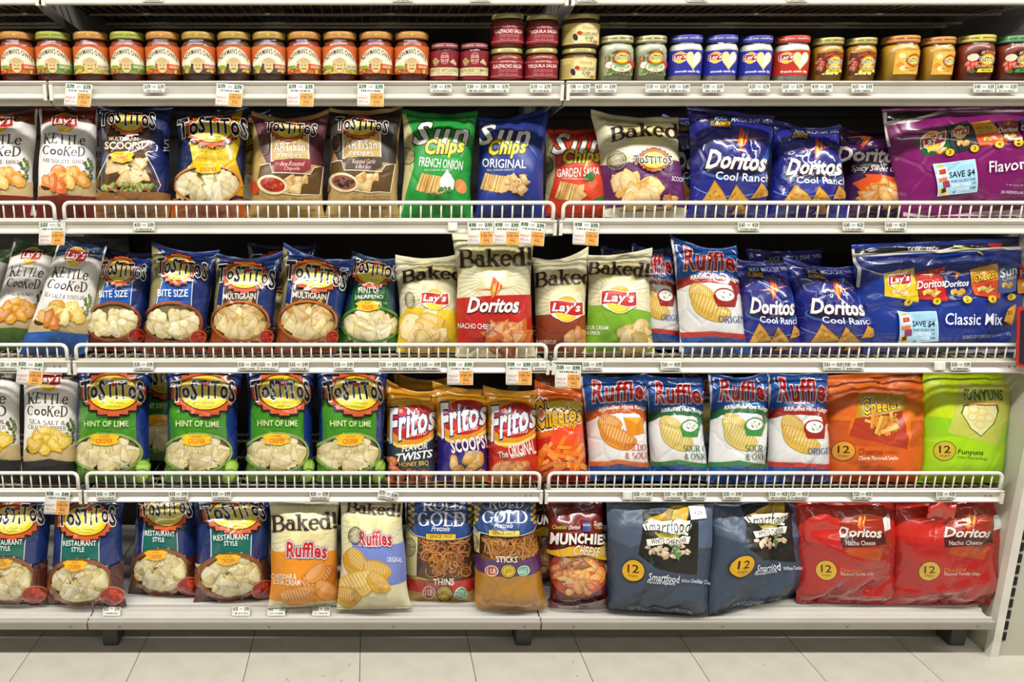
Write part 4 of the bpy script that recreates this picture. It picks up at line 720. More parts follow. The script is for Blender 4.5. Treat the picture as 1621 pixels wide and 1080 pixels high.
def smart(stick):
    def f(A):
        A.poly([(955, 790), (1020, 805), (1018, 860), (1000, 868), (965, 850)], '4b586b', PAN); A.poly([(1103, 800), (1140, 795), (1140, 868), (1106, 870)], '55637a', PAN); A.poly([(1018, 808), (1103, 812), (1105, 912), (1040, 900), (1010, 878)], '1f1d18', PAN)
        A.poly([(1020, 828), (1050, 812), (1068, 802), (1090, 801), (1086, 830)], 'c9a01e', 'corn_picture'); A.poly([(1046, 826), (1056, 808), (1066, 808), (1062, 826)], 'a8843a', 'corn_picture'); A.line([(1062, 826), (1066, 812), (1074, 804)], 2.4, '3f7a3a', 'corn_picture'); A.line([(1070, 828), (1072, 816), (1080, 822)], 2, '5a9a4c', 'corn_picture'); A.poly([(1034, 842), (1075, 844), (1070, 856), (1048, 856)], 'bfa43a', 'corn_picture')
        A.chips(1056, 870, 36, 9, 30, 6, ['d0b394', 'bfa080', 'e0c8ac'], 'blob', 'popcorn_picture', 4, '4a3420'); A.chips(1064, 864, 8, 8, 5, 6, ['3f7a3a', '5a9a4c'], 'tri', 'corn_picture', 2); A.poly([(1062, 872), (1076, 872), (1071, 886)], '4a8a44', 'corn_picture')
        A.poly([(1016, 832), (1030, 826), (1092, 824), (1094, 832), (1088, 849), (1050, 842), (1020, 840)], 'e8e4d6', LOGO); A.text('Smartfood', 1019, 825, 1092, 845, '16120e', LOGO, slant=.2, bold=.0, rot=-.04, taper=.15, gap=.05); A.text('POPCORN', 1045, 843, 1082, 847, '4a8a44', LOGO, bold=0); A.poly([(1022, 853), (1060, 850), (1092, 850), (1088, 861), (1050, 860), (1024, 863)], 'e8e4d6', LOGO); A.text('WHITE CHEDDAR', 1029, 852, 1085, 860, '1c1712', LOGO)
        twelve(A, 1003, 903, 16.5, 16.5, 'd4a01c'); A.text('Smartfood', 1026, 907, 1074, 919, 'd8dce2', LET, bold=.01, rot=.12); A.text('White Cheddar Cheese', 1077, 918, 1130, 924, 'd8dce2', LET, rot=.1, bold=0); A.text('Flavored Popcorn', 1024, 918, 1067, 924, 'd8dce2', LET, rot=.1); A.text('12 BAGS NET WT 6 OZ WHITE CHEDDAR FLAVORED POPCORN', 995, 962, 1095, 966, '9aa4b2', LET, bold=0, rot=.06)
        if stick: A.poly([(1089, 802), (1113, 798), (1117, 820), (1093, 823)], 'ecebe6', 'price_sticker'); A.text('4.29', 1097, 809, 1110, 815, '2a2a2a', 'price_sticker', bold=0)
    return f
def d_dor12(A):
    A.poly([(1250, 780), (1330, 812), (1330, 850), (1255, 845)], 'bf281c', PAN); A.poly([(1250, 850), (1430, 865), (1430, 980), (1250, 980)], 'a51f1a', PAN); A.poly([(1328, 808), (1405, 800), (1410, 868), (1395, 890), (1330, 878)], '9a2c18', 'variety_picture'); A.poly([(1340, 866), (1398, 868), (1392, 888), (1336, 876)], 'a8441c', 'variety_picture'); A.poly([(1330, 850), (1400, 845), (1404, 862), (1330, 866)], '4a1c14', 'variety_picture')
    flame(A, 1366, 826, 54, 4); doritos(A, 1332, 837, 1396, 851, .02, col='d8d0c8'); A.text('Nacho Cheese', 1337, 856, 1385, 863, 'c8beb4', LET); twelve(A, 1308, 903, 15, 15, 'c8a02c', '3a2010'); A.text('Doritos', 1329, 898, 1363, 905, 'd8782c', LET, bold=0, slant=.2); A.text('Nacho Cheese', 1366, 900, 1398, 905, 'b8482c', LET, bold=0); A.text('Flavored Tortilla Chips', 1329, 906, 1386, 912, 'd8b8ac', LET, rot=.03); A.text('12 BAGS TORTILLA CHIPS NET WT 12 OZ (340.2 g)', 1312, 946, 1402, 950, 'c89890', LET, bold=0); A.poly([(1399, 821), (1410, 815), (1410, 838), (1401, 842)], 'e4e2dc', 'price_sticker')

# every glyph once, while the scene is still empty
warm('ABCDEFGHIJKLMNOPQRSTUVWXYZabcdefghijklmnopqrstuvwxyz0123456789.!$%&/-()Ñ¢\' ', (0., .012))

KMES = kettle('64261a', ['MESQUITE BBQ'], ['e09a34', 'cf7a22', 'e8bc60', 'd8682a'], '742218')
DES = {   # design: (function, 'px' = read off the first bag that uses it, or a width x height box)
 'mesq': (KMES, (100, 190)), 'kjal': (kettle('38532f', ['JALAPEÑO'], ['dc9a30', 'e0ac48', 'cf8424'], '46662a'), (100, 190)),
 'kvin': (kettle('1d3556', ['SEA SALT & VINEGAR'], ['e0c45e', 'd8b43e', 'ead48a', 'c86a24'], '2b579c', '5a7a3a'), (100, 190)), 'kpep': (kettle('2d2822', ['SEA SALT &', 'CRACKED PEPPER'], ['dcba3c', 'e4c85c', 'cfa42c'], '26231f', '3a4a2a'), (100, 190)),
 'scoops': (d_scoops, 'px'), 'pepper': (d_pepper, 'px'),
 'arti1': (artisan(0, 0, '582830', '8a2f38', 'Fire-Roasted', 'Chipotle', '9a2a1a', ['b83a20', 'a02c18', 'cc5a30']), 'px'), 'arti2': (artisan(113, -4, '3c3230', '4a3a30', 'Roasted Garlic', '& Black Bean', '8a4a34', ['1c1c24', '2a2a34', '3a3c48']), 'px'),
 'sung': (sunchips(640, 180, 1, 'FRENCH ONION', sx_onion, .1), 'px'), 'sunb': (sunchips(742, 182, .97, 'ORIGINAL', sx_plain, .05), 'px'), 'sunr': (sunchips(860, 197, .96, 'GARDEN SALSA', sx_tom, -.03, 22), 'px'),
 'bktost': (d_bakedtost, 'px'), 'ranch': (d_ranch, 'px'), 'spicy': (d_spicy, 'px'), 'flavmix': (d_flavormix, 'px'),
 'bite': (d_bite, 'px'), 'multi': (d_multi, 'px'), 'jala': (d_jala, 'px'), 'bkyel': (d_bk_yel, 'px'), 'bkdor': (d_bk_dor, 'px'), 'bkbbq': (d_bk_bbq, 'px'), 'bksour': (d_bk_sour, 'px'),
 'rufor': (ruffles('94261f', 'd6b04c', ['ORIGINAL'], '94261f', 'c23024', '2a5aa0'), (100, 180)), 'rufch': (ruffles('b8521c', 'd88a2c', ['CHEDDAR', '& SOUR CREAM'], None, 'd0641c', 'c8442a'), (100, 180)), 'rufso': (ruffles('205c34', 'd6c068', ['SOUR CREAM', '& ONION'], '3f8a44', '2f7a3a', '1f6a4a'), (100, 180)),
 'classic': (d_classic, 'px'), 'lime': (d_lime, 'px'), 'frtw': (fritos(0, 0, '2c3944', fr_tw), 'px'), 'frsc': (fritos(81, -8, '291c78', fr_sc), 'px'), 'fror': (fritos(160, -3, 'bf2a1b', fr_or), 'px'), 'chee': (d_cheetos, 'px'),
 'chee12': (d_chee12, 'px'), 'fun12': (d_fun12, 'px'), 'rest': (d_rest, 'px'), 'bkrch': (d_bkr_ch, 'px'), 'bkror': (d_bkr_or, 'px'), 'thins': (rold(0, 0, 1, 1), 'px'), 'sticks': (rold(106, 0, .9, 0), 'px'), 'munch': (d_munch, 'px'), 'smartA': (smart(1), 'px'), 'smartB': (smart(0), 'smartA'), 'dor12': (d_dor12, 'px'),
}
DONE = {}
for k_, (f_, m_) in DES.items(): DONE[k_] = Art(); f_(DONE[k_])   # draw every print before the scene fills up

# ------------------------------------------------------------------ the setting
FRONT, BASEF, BACKY = 1.956, 1.904, 2.47
JOINTS = [-1.977, -.758, .461, 1.68]
floor_m = mat('floor_joint', '4c4538', rough=.8, bump=.1)
TILE = mat('vinyl_tile', 'bfbaac', rough=.32, spec=.4, bump=.04, bscale=12, vary=.34, vscale=16, vcol='a29a89')
V, Fc = box_vf(-6, -5, -.05, 7, 4, -.0015); fl = tag(link('floor', mesh('floor', V, Fc, floor_m)), 'pale speckled vinyl tile floor in front of the shelves', kind='structure')
TL_ = .3048; tile_me = bevel_box('tile', -TL_ / 2 + .0009, -TL_ / 2 + .0009, -.004, TL_ / 2 - .0009, TL_ / 2 - .0009, 0, TILE, .0006)
for i in range(-6, 8):
    for j in range(-4, 2):
        link('tile', tile_me, fl, (-.026 + TL_ * (i + .5), 2.026 + TL_ * (j + .5), 0))
# scuffs on the vinyl: small marks with a shape of their own
rs = random.Random(4); VV = []; FF = []
for k in range(70):
    x, y, a, l, w = rs.uniform(-1.3, 2.2), rs.uniform(1.5, 2.02), rs.uniform(0, 3.14), rs.uniform(.002, .008), rs.uniform(.0005, .0014)
    c, s_ = math.cos(a), math.sin(a); n = len(VV)
    VV += [(x + c * p * l - s_ * q * w, y + s_ * p * l + c * q * w, .0006) for p, q in ((-1, -1), (1, -.4), (1, .6), (-.6, 1))]; FF.append((n, n + 1, n + 2, n + 3))
tag(link('scuff_marks', mesh('scuff_marks', VV, FF, mat('scuff', '8d8474', rough=.6)), fl), kind='stuff')
V, Fc = box_vf(-4, -4, -.05, 6, 1.0, -.003)
def slab(name, x0, y0, z0, x1, y1, z1, m, label):
    V, Fc = box_vf(x0, y0, z0, x1, y1, z1); return tag(link(name, mesh(name, V, Fc, m)), label, kind='structure')
slab('tile_field', -6, -5, -.0014, 7, 2.026 - 4 * TL_, -.0002, TILE, 'vinyl floor of the aisle behind the camera').name = 'floor_aisle'
wb = slab('wall_back', -2.2, BACKY, 0, 1.72, BACKY + .03, 2.3, BACK, 'dark back panel of the shelving')
ENDP = mat('end_panel_paint', 'b9b6a4', rough=.45, bump=.05, vary=.2, vscale=6, vcol='a9a48f')
wr_ = slab('wall_right', 1.705, 1.93, 0, 2.4, 2.6, 2.4, ENDP, 'pale end panel closing the shelves, with a slotted upright')
V, Fc = box_vf(1.7, 1.922, 0, 1.722, 1.945, 2.4); link('corner_post', mesh('corner_post', V, Fc, WHITE), wr_)
slot_me = bevel_box('slot', -.005, -.0015, -.0125, .005, .003, .0125, mat('slot_dark', '14100d', rough=.8), .001)
for k in range(60): link('slot', slot_me, wr_, (1.733, 1.9285, .06 + .0333 * k))
for i, x in enumerate(JOINTS):
    V, Fc = box_vf(x - .018, BACKY - .03, 0, x + .018, BACKY, 2.3); tag(link('trim_%d' % (i + 1), mesh('upright', V, Fc, mat('upright_paint', '453f36', rough=.5, bump=.05))), 'slotted steel upright at a joint of the shelving', kind='structure')

SEC = ['left-hand end section', 'middle section', 'right-hand section']
ORD = {0: 'wire shelf above the jars', 1: 'jar shelf', 2: 'second shelf with purple and green bags', 3: 'third shelf with baked chip bags', 4: 'fourth shelf with lime chip bags', 5: 'base deck at the floor'}
def deck_wires(name, x0, x1, y0, y1, z, step=.0254, r=.0016):
    VV = []; FF = []; x = x0 + step / 2
    while x < x1:
        v, f = tube_vf([(x, y0, z), (x, y1, z)], r, 5, len(VV)); VV += list(v); FF += f; x += step
    return mesh(name, VV, FF, DARKWIRE, True)
LIPS = {0: (-16, 7), 1: (129, 157), 2: (349, 370), 3: (571, 590), 4: (776, 794)}
DECK = {}
for r, (ya, yb) in LIPS.items():
    zt, zb = zpx(ya, FRONT), zpx(yb, FRONT); DECK[r] = zt + .0005
    for s in range(3):
        x0, x1 = JOINTS[s] + .003, JOINTS[s + 1] - .003
        root = tag(empty('gondola_shelf', ((x0 + x1) / 2, FRONT, zb)), 'white steel %s, %s' % (ORD[r], SEC[s]), 'shelf', 'wire shelves of the chip aisle')
        ox, oz = (x0 + x1) / 2, zb; w2 = (x1 - x0) / 2; h = zt - zb
        pr = [(.0, h), (-.004, h + .001), (-.007, h - .002), (-.005, h - .005), (-.001, h - .008), (.002, .012), (-.003, .006), (-.006, .003), (-.005, 0), (.012, 0), (.014, h - .003)]
        link('price_channel', extrude_profile('price_channel', pr, -w2, w2, LIP), root)
        if r == 1: link('lower_moulding', extrude_profile('lower_moulding', [(.012, -.0), (.010, -.012), (.03, -.014), (.03, 0)], -w2, w2, WHITE), root)
        dk = deck_wires('deck_wires', -w2 + .01, w2 - .01, .008, BACKY - FRONT - .03, h - .003); tag(link('deck_wires', dk, root), kind='stuff')
        for yy, rr in ((.055, .0035), (.1, .004), (.26, .0035), (.4, .004), (.46, .004)):
            v, f = tube_vf([(-w2 + .02, yy, h - .009), (w2 - .02, yy, h - .009)], rr, 8); link('cross_rod', mesh('cross_rod', v, f, mat('rod_enamel', 'b5a98e', rough=.4), True), root)
        for sd in (-1, 1):
            xx = sd * (w2 - .012); P = [(.012, h - .004), (.012, 0), (.06, -.012), (.5, -.06), (.5, h - .004)]
            link('bracket', extrude_profile('bracket', P, xx - .0018, xx + .0018, mat('bracket_enamel', '7d7b77', rough=.4, bump=.05)), root)
            link('end_clip', bevel_box('end_clip', sd * (w2 - .004) - .004, -.009, -.004, sd * (w2 - .004) + .004, .004, h * .8, WHITE, .001), root)
        if r >= 2:
            for k in range(2): link('screw', lathe('screw', [(.0018, -.0005), (.0018, .0005)], mat('screw_dark', '5a554c', rough=.5), 8), root, (w2 - .03 - .014 * k, -.0005, h * .5)).rotation_euler = (math.pi / 2, 0, 0)
            g = tag(empty('shelf_guard', (ox, FRONT, zt)), 'white wire guard rail on the %s, %s' % (ORD[r], SEC[s]), 'guard rail', 'wire guard rails')
            zg = zpx({2: 321, 3: 546, 4: 749}[r], FRONT) - zt; a, rr = w2 - .009, .014; pts = [(-a, 0, -.002)]
            for k in range(5): th = math.pi - k * math.pi / 8; pts.append((-a + rr + rr * math.cos(th), 0, zg - rr + rr * math.sin(th)))
            pts += [(-p[0], p[1], p[2]) for p in pts[::-1]]; v, f = tube_vf(pts, .0048, 10); link('top_rail', mesh('top_rail', v, f, WIRE, True), g)
            v, f = tube_vf([(-a, .001, .0025), (a, .001, .0025)], .003, 8); link('bottom_rail', mesh('bottom_rail', v, f, WIRE, True), g)
            v, f = tube_vf([(0, 0, .001), (0, 0, zg)], .0021, 6); wm = mesh('guard_wire', v, f, WIRE, True); n = int(2 * a / .0254)
            for k in range(1, n + 1):
                x = -a + 2 * a * k / (n + 1)
                if -1.06 < ox + x < 1.75: link('guard_wire', wm, g, (x, .0015, 0))
# base deck
zl0, zl1 = zpx(997, BASEF), zpx(985, BASEF); BZ = at_z(PX0, 956, .135)[2]; DECK[5] = .135
BASEM = mat('base_enamel', 'd2cec5', rough=.33, bump=.05, bscale=20, vary=.3, vscale=11, vcol='a29a8a')
for s in range(3):
    x0, x1 = JOINTS[s] + .002, JOINTS[s + 1] - .002; ox = (x0 + x1) / 2; w2 = (x1 - x0) / 2
    root = tag(empty('base_shelf', (ox, BASEF, zl0)), 'white steel %s, %s' % (ORD[5], SEC[s]), 'shelf', 'base decks')
    d = .135 - zl0; h = zl1 - zl0; yd = at_z(PX0, 955, .135)[1] - BASEF
    link('front_lip', extrude_profile('front_lip', [(0, 0), (-.001, h * .85), (.0005, h), (.003, h + .002), (.005, h + .001), (.005, h - .006), (.004, 0)], -w2, w2, mat('lip_grey', '958f83', rough=.4, bump=.06, bscale=18, vary=.45, vscale=13, vcol='8b8272')), root)
    link('label_channel', extrude_profile('label_channel', [(.0095, h - .002), (.011, h + .005), (.0155, h + .0065), (.019, h - .001), (yd - .022, d - .014), (yd - .018, d - .006), (yd - .013, d - .005), (yd - .012, d - .014), (.0095, h - .012)], -w2, w2, mat('channel_enamel', 'c4bfb5', rough=.3, bump=.05, vary=.25, vscale=10, vcol='aaa396')), root)
    link('deck_pan', extrude_profile('deck_pan', [(yd - .006, d - .016), (yd - .005, d - .001), (yd - .002, d), (.55, d), (.55, d - .016)], -w2, w2, BASEM), root)
    for xx in ((-w2 + .03,), (-w2 + .03, w2 - .028), (w2 - .03,))[s]:
        link('foot', bevel_box('foot', xx - .022, .07, -zl0, xx + .022, .13, .01, mat('foot_rubber', '4a4741', rough=.6, bump=.1), .004), root)
    for xx in (-w2 * .86, -w2 * .2, w2 * .35, w2 * .93):
        link('rivet', lathe('rivet', [(.004, -.0006), (.0035, .0008), (.001, .0014)], mat('rivet_steel', '8d8678', rough=.4, metal=.6), 12), root, (xx, -.0008, h * .5)).rotation_euler = (math.pi / 2, 0, 0)

# ------------------------------------------------------------------ bags on the shelves
BODY = {'mesq': PAPER, 'kjal': PAPER, 'kvin': PAPER, 'kpep': PAPER, 'scoops': '1e2a62', 'pepper': '19264c', 'arti1': 'b29458', 'arti2': 'b0925a', 'sung': '249038', 'sunb': '263580', 'sunr': 'cf3d24', 'bktost': CREAM, 'ranch': '262a80', 'spicy': '3c1a48', 'flavmix': '76155c',
 'bite': '1c306c', 'multi': '1c326c', 'jala': '1c3c5a', 'bkyel': CREAM, 'bkdor': CREAM, 'bkbbq': CREAM, 'bksour': CREAM, 'rufor': 'e0dedc', 'rufch': 'e0dedc', 'rufso': 'e0dedc', 'classic': '1c3384', 'lime': '1a3274', 'frtw': 'd2901c', 'frsc': 'd2901c', 'fror': 'd2901c', 'chee': 'd45f18',
 'chee12': 'cf611a', 'fun12': '9ac814', 'rest': '1c2f68', 'bkrch': CREAM, 'bkror': CREAM, 'thins': 'b8a05a', 'sticks': 'a8741c', 'munch': '5c1714', 'smartA': '3b4656', 'smartB': '3b4656', 'dor12': 'b6231b'}
MATTES = {'mesq', 'kjal', 'kvin', 'kpep', 'sung', 'sunb', 'sunr', 'bktost', 'bkyel', 'bkdor', 'bkbbq', 'bksour', 'bkrch', 'bkror', 'arti1', 'arti2', 'smartA', 'smartB', 'chee12', 'fun12'}
CC, TT, KK, RR, MP = 'chip bag', 'tortilla chip bags', 'kettle chip bags', 'ridged potato chip bags', 'variety packs'
# row, design, corners in the photograph (top-left x y, top-right x y, bottom-left x, bottom-right x), set-back, front depth, label, short name, group
BAGS = [
 (2, 'mesq', 62, 168, 156, 166, 55, 156, 0, .04, 'white kettle chip bag with brown-red top, wholly in view on the second shelf', 'brown-topped kettle bag', KK),
 (2, 'mesq', -44, 166, 62, 168, -62, 54, .01, .04, 'white kettle chip bag with brown-red top, cut off by the frame on the second shelf', 'cropped brown-topped kettle bag', KK),
 (2, 'scoops', 156, 166, 273, 168, 152, 270, 0, .045, 'blue and brown tortilla scoops bag with green dip picture', 'brown scoops bag', TT),
 (2, 'pepper', 280, 174, 396, 172, 271, 390, .0, .05, 'blue and yellow pepper jack tortilla chip bag with pinched waist', 'yellow pepper jack bag', TT),
 (2, 'arti1', 398, 178, 520, 181, 391, 514, 0, .04, 'tan and maroon artisan tortilla chip bag with red chipotle bowl', 'maroon artisan bag', TT),
 (2, 'arti2', 522, 170, 636, 173, 513, 635, .005, .04, 'tan and dark brown artisan tortilla chip bag with black bean bowl', 'dark brown artisan bag', TT),
 (2, 'sung', 637, 182, 756, 178, 632, 748, 0, .043, 'bright green french onion multigrain chip bag', 'bright green onion bag', 'multigrain chip bags'),
 (2, 'sunb', 757, 184, 868, 179, 750, 864, .005, .043, 'royal blue original multigrain chip bag on the second shelf', 'royal blue multigrain bag', 'multigrain chip bags'),
 (2, 'sunr', 862, 208, 950, 204, 858, 985, .05, .036, 'orange-red garden salsa multigrain chip bag with tomato', 'orange-red salsa bag', 'multigrain chip bags'),
 (2, 'bktost', 934, 178, 1075, 192, 956, 1090, .015, .045, 'cream and purple baked tortilla chip bag', 'purple baked bag', 'baked chip bags'),
 (2, 'ranch', 1088, 164, 1228, 186, 1086, 1216, 0, .045, 'large blue ranch tortilla chip bag on the second shelf, beside the purple baked bag', 'big blue ranch bag', 'blue ranch chip bags'),
 (2, 'ranch', 1220, 198, 1328, 200, 1211, 1345, .012, .043, 'smaller blue ranch tortilla chip bag on the second shelf, beside the dark violet one', 'small blue ranch bag', 'blue ranch chip bags'),
 (2, 'spicy', 1325, 206, 1424, 206, 1333, 1452, .055, .04, 'dark violet spicy sweet chili tortilla chip bag with fire picture', 'dark violet chili bag', CC),
 (2, 'flavmix', 1396, 176, 1720, 160, 1428, 1720, .0, .06, 'large magenta variety pack with light blue coupon', 'magenta variety pack', MP),
 (3, 'kjal', 24, 380, 100, 382, -32, 56, .055, .034, 'white kettle chip bag with olive green top and jalapeño lettering', 'green-topped kettle bag', KK),
 (3, 'kvin', 94, 378, 170, 386, 28, 138, 0, .04, 'white kettle chip bag with navy top and bright blue bottom', 'navy-topped kettle bag', KK),
 (3, 'bite', 240, 388, 348, 398, 224, 326, .005, .045, 'blue bite size tortilla chip bag with olive strip, right one of two', 'right bite size bag', TT),
 (3, 'bite', 158, 396, 250, 400, 126, 230, .03, .04, 'blue bite size tortilla chip bag next to the navy-topped kettle bag', 'left bite size bag', TT),
 (3, 'multi', 342, 400, 448, 406, 327, 432, .0, .045, 'blue multigrain tortilla chip bag next to the bite size bags', 'left multigrain bag', TT),
 (3, 'multi', 448, 392, 564, 410, 433, 532, .0, .045, 'blue multigrain tortilla chip bag next to the green jalapeño bag', 'right multigrain bag', TT),
 (3, 'jala', 556, 402, 630, 410, 528, 634, .03, .04, 'dark green hint of jalapeño tortilla chip bag', 'dark green jalapeño bag', TT),
 (3, 'bkyel', 626, 412, 728, 404, 628, 734, .015, .043, 'cream baked potato chip bag with yellow lower half', 'yellow baked bag', 'baked chip bags'),
 (3, 'bkdor', 716, 366, 846, 372, 720, 846, -.03, .04, 'tall cream baked nacho chip bag with red lower half', 'tall baked bag', 'baked chip bags'),
 (3, 'bkbbq', 842, 407, 932, 402, 846, 930, .008, .04, 'cream baked potato chip bag with brick-brown lower half', 'brown baked bag', 'baked chip bags'),
 (3, 'bksour', 930, 406, 1032, 400, 922, 1036, .0, .043, 'cream baked potato chip bag with lime green lower half', 'lime green baked bag', 'baked chip bags'),
 (3, 'rufor', 1062, 382, 1165, 388, 1074, 1188, 0, .043, 'blue and white original ridged chip bag between baked and ranch bags', 'third-shelf ridged bag', RR),
 (3, 'rufor', 1000, 390, 1062, 396, 996, 1090, .05, .035, 'blue and white ridged chip bag tucked behind the lime green baked bag', 'half-hidden ridged bag', RR),
 (3, 'ranch', 1155, 412, 1246, 420, 1168, 1276, .01, .04, 'blue ranch tortilla chip bag on the third shelf, beside the ridged bag', 'third-shelf ranch bag', 'blue ranch chip bags'),
 (3, 'ranch', 1240, 414, 1350, 424, 1262, 1396, .014, .042, 'blue ranch tortilla chip bag on the third shelf, beside the blue variety pack', 'fourth ranch bag', 'blue ranch chip bags'),
 (3, 'classic', 1348, 392, 1625, 380, 1368, 1625, .0, .055, 'large royal blue variety pack with light blue coupon', 'blue variety pack', MP),
 (4, 'kpep', 36, 578, 130, 574, 34, 124, 0, .04, 'white kettle chip bag with black top, wholly in view on the fourth shelf', 'black-topped kettle bag', KK),
 (4, 'kpep', -72, 574, 34, 576, -76, 38, .01, .04, 'white kettle chip bag with black top, cut off by the frame on the fourth shelf', 'cropped kettle bag', KK),
 (4, 'lime', 120, 560, 242, 560, 116, 240, 0, .045, 'blue and green lime tortilla chip bag next to the black-topped kettle bag', 'first lime bag', TT),
 (4, 'lime', 262, 560, 386, 560, 258, 378, 0, .045, 'second blue and green lime tortilla chip bag from the kettle bags', 'second lime bag', TT),
 (4, 'lime', 388, 558, 498, 558, 388, 500, .004, .045, 'third blue and green lime tortilla chip bag from the kettle bags', 'third lime bag', TT),
 (4, 'lime', 499, 558, 614, 558, 500, 612, 0, .045, 'blue and green lime tortilla chip bag next to the gold corn chip bags', 'fourth lime bag', TT),
 (4, 'frtw', 609, 606, 692, 618, 610, 690, .0, .04, 'gold and dark slate honey bbq corn twist bag', 'slate corn twist bag', 'corn chip bags'),
 (4, 'frsc', 685, 610, 774, 618, 690, 775, .005, .04, 'gold and violet scoop corn chip bag', 'violet scoop bag', 'corn chip bags'),
 (4, 'fror', 765, 612, 850, 624, 772, 856, 0, .04, 'gold and red original corn chip bag', 'red corn chip bag', 'corn chip bags'),
 (4, 'chee', 846, 604, 922, 620, 843, 934, .005, .04, 'orange and red crunchy cheese snack bag', 'crunchy cheese bag', CC),
 (4, 'rufch', 918, 598, 1024, 590, 930, 1032, .01, .043, 'blue and white ridged chip bag with orange band and cheddar', 'cheddar ridged bag', RR),
 (4, 'rufso', 1020, 598, 1114, 600, 1026, 1122, .012, .043, 'blue and white ridged chip bag with green band next to the cheddar one', 'left green-banded ridged bag', RR),
 (4, 'rufso', 1122, 590, 1217, 592, 1117, 1216, 0, .043, 'blue and white ridged chip bag with green band next to the red-banded one', 'right green-banded ridged bag', RR),
 (4, 'rufor', 1214, 587, 1310, 590, 1210, 1316, .004, .043, 'blue and white ridged chip bag with red band on the fourth shelf', 'red-banded ridged bag', RR),
 (4, 'chee12', 1304, 600, 1468, 588, 1310, 1456, .005, .06, 'large orange twelve-pack of cheese snacks', 'orange twelve-pack', MP),
 (4, 'fun12', 1462, 588, 1600, 588, 1452, 1584, 0, .06, 'large lime green twelve-pack of onion rings', 'lime green twelve-pack', MP),
 (5, 'rest', 90, 746, 196, 746, 70, 200, 957, 960, .045, 'blue and teal restaurant style tortilla chip bag, second from the picture edge', 'second teal bag', TT),
 (5, 'rest', -26, 746, 90, 746, -36, 74, 955, 957, .045, 'blue and teal restaurant style tortilla chip bag cut off by the frame', 'cropped teal bag', TT),
 (5, 'rest', 216, 746, 314, 746, 202, 320, 940, 944, .045, 'blue and teal restaurant style tortilla chip bag, third from the picture edge', 'third teal bag', TT),
 (5, 'rest', 304, 762, 430, 758, 306, 434, 954, 948, .048, 'blue and teal restaurant style tortilla chip bag beside the orange baked bag', 'fourth teal bag', TT),
 (5, 'bkrch', 426, 746, 538, 744, 424, 538, 964, 958, .043, 'cream baked ridged chip bag with orange lower half', 'orange baked bag', 'baked chip bags'),
 (5, 'bkror', 540, 746, 634, 744, 532, 652, 966, 964, .043, 'cream baked ridged chip bag with pale blue panel', 'pale blue baked bag', 'baked chip bags'),
 (5, 'thins', 640, 746, 750, 746, 638, 758, 950, 952, .042, 'pretzel bag with blue shield and red thins band', 'thin pretzel bag', 'pretzel bags'),
 (5, 'sticks', 750, 746, 838, 746, 754, 862, 960, 962, .042, 'pretzel stick bag with blue shield and purple band', 'pretzel stick bag', 'pretzel bags'),
 (5, 'munch', 862, 752, 950, 752, 868, 968, 960, 962, .04, 'maroon cheese snack mix bag with yellow swoosh', 'maroon snack mix bag', CC),
 (5, 'smartA', 960, 748, 1132, 750, 962, 1120, 966, 974, .06, 'slate blue popcorn twelve-pack with white price sticker', 'stickered popcorn pack', MP),
 (5, 'smartB', 1130, 748, 1258, 748, 1122, 1266, 974, 944, .055, 'slate blue popcorn twelve-pack beside the red packs', 'plain popcorn pack', MP),
 (5, 'dor12', 1256, 748, 1420, 748, 1262, 1414, 956, 958, .06, 'red nacho chip twelve-pack next to the popcorn packs', 'left red twelve-pack', MP),
 (5, 'dor12', 1418, 754, 1602, 758, 1412, 1574, 958, 958, .06, 'red nacho chip twelve-pack with crumpled top at the end panel', 'right red twelve-pack', MP),
]
REAR = [  # bags glimpsed in the gaps behind the front ones
 (3, 'kjal', -70, 392, 22, 394, -100, -12, .14, .03, 'white kettle chip bag with olive green top behind the jalapeño one', 'rear green-topped kettle bag', KK),
 (4, 'lime', 214, 560, 300, 560, 214, 300, .16, .03, 'shadowed lime tortilla chip bag in the gap behind the first two lime bags', 'rear lime bag', TT),
 (4, 'frtw', 622, 592, 712, 600, 624, 712, .14, .03, 'shadowed gold corn chip bag standing behind the corn twist and scoop bags', 'rear corn chip bag', 'corn chip bags'),
 (4, 'rufch', 880, 590, 980, 586, 890, 985, .16, .03, 'shadowed ridged chip bag in the gap behind the crunchy cheese bag', 'rear cheddar ridged bag', RR),
 (4, 'chee', 846, 582, 930, 590, 850, 936, .12, .03, 'shadowed orange cheese snack bag behind the front crunchy cheese bag', 'rear cheese bag', CC),
 (4, 'rufso', 1080, 586, 1160, 588, 1084, 1160, .15, .03, 'shadowed ridged chip bag in the gap between the green-banded ones', 'rear green-banded ridged bag', RR),
 (3, 'ranch', 1180, 396, 1300, 400, 1200, 1310, .16, .03, 'shadowed ranch chip bag behind the third-shelf ranch bags', 'rear ranch bag', 'blue ranch chip bags'),
 (3, 'multi', 392, 386, 500, 392, 392, 490, .17, .03, 'shadowed tortilla chip bag behind the two multigrain bags', 'rear multigrain bag', TT),
 (3, 'rufor', 950, 392, 1060, 394, 960, 1060, .17, .03, 'shadowed ridged chip bag behind the baked bags', 'rear ridged bag', RR),
 (2, 'mesq', 96, 176, 190, 176, 96, 190, .17, .03, 'shadowed white kettle chip bag behind the brown scoops bag', 'rear kettle bag', KK),
 (2, 'pepper', 344, 178, 430, 178, 344, 430, .17, .03, 'shadowed blue tortilla bag behind the pepper jack bag', 'rear pepper jack bag', TT),
 (2, 'ranch', 1046, 182, 1150, 182, 1050, 1150, .17, .03, 'shadowed ranch chip bag in the gap beside the purple baked bag', 'second-shelf rear ranch bag', 'blue ranch chip bags'),
 (5, 'munch', 836, 762, 900, 762, 836, 905, 926, 926, .03, 'shadowed maroon snack mix bag behind the front maroon one', 'rear snack mix bag', CC),
]
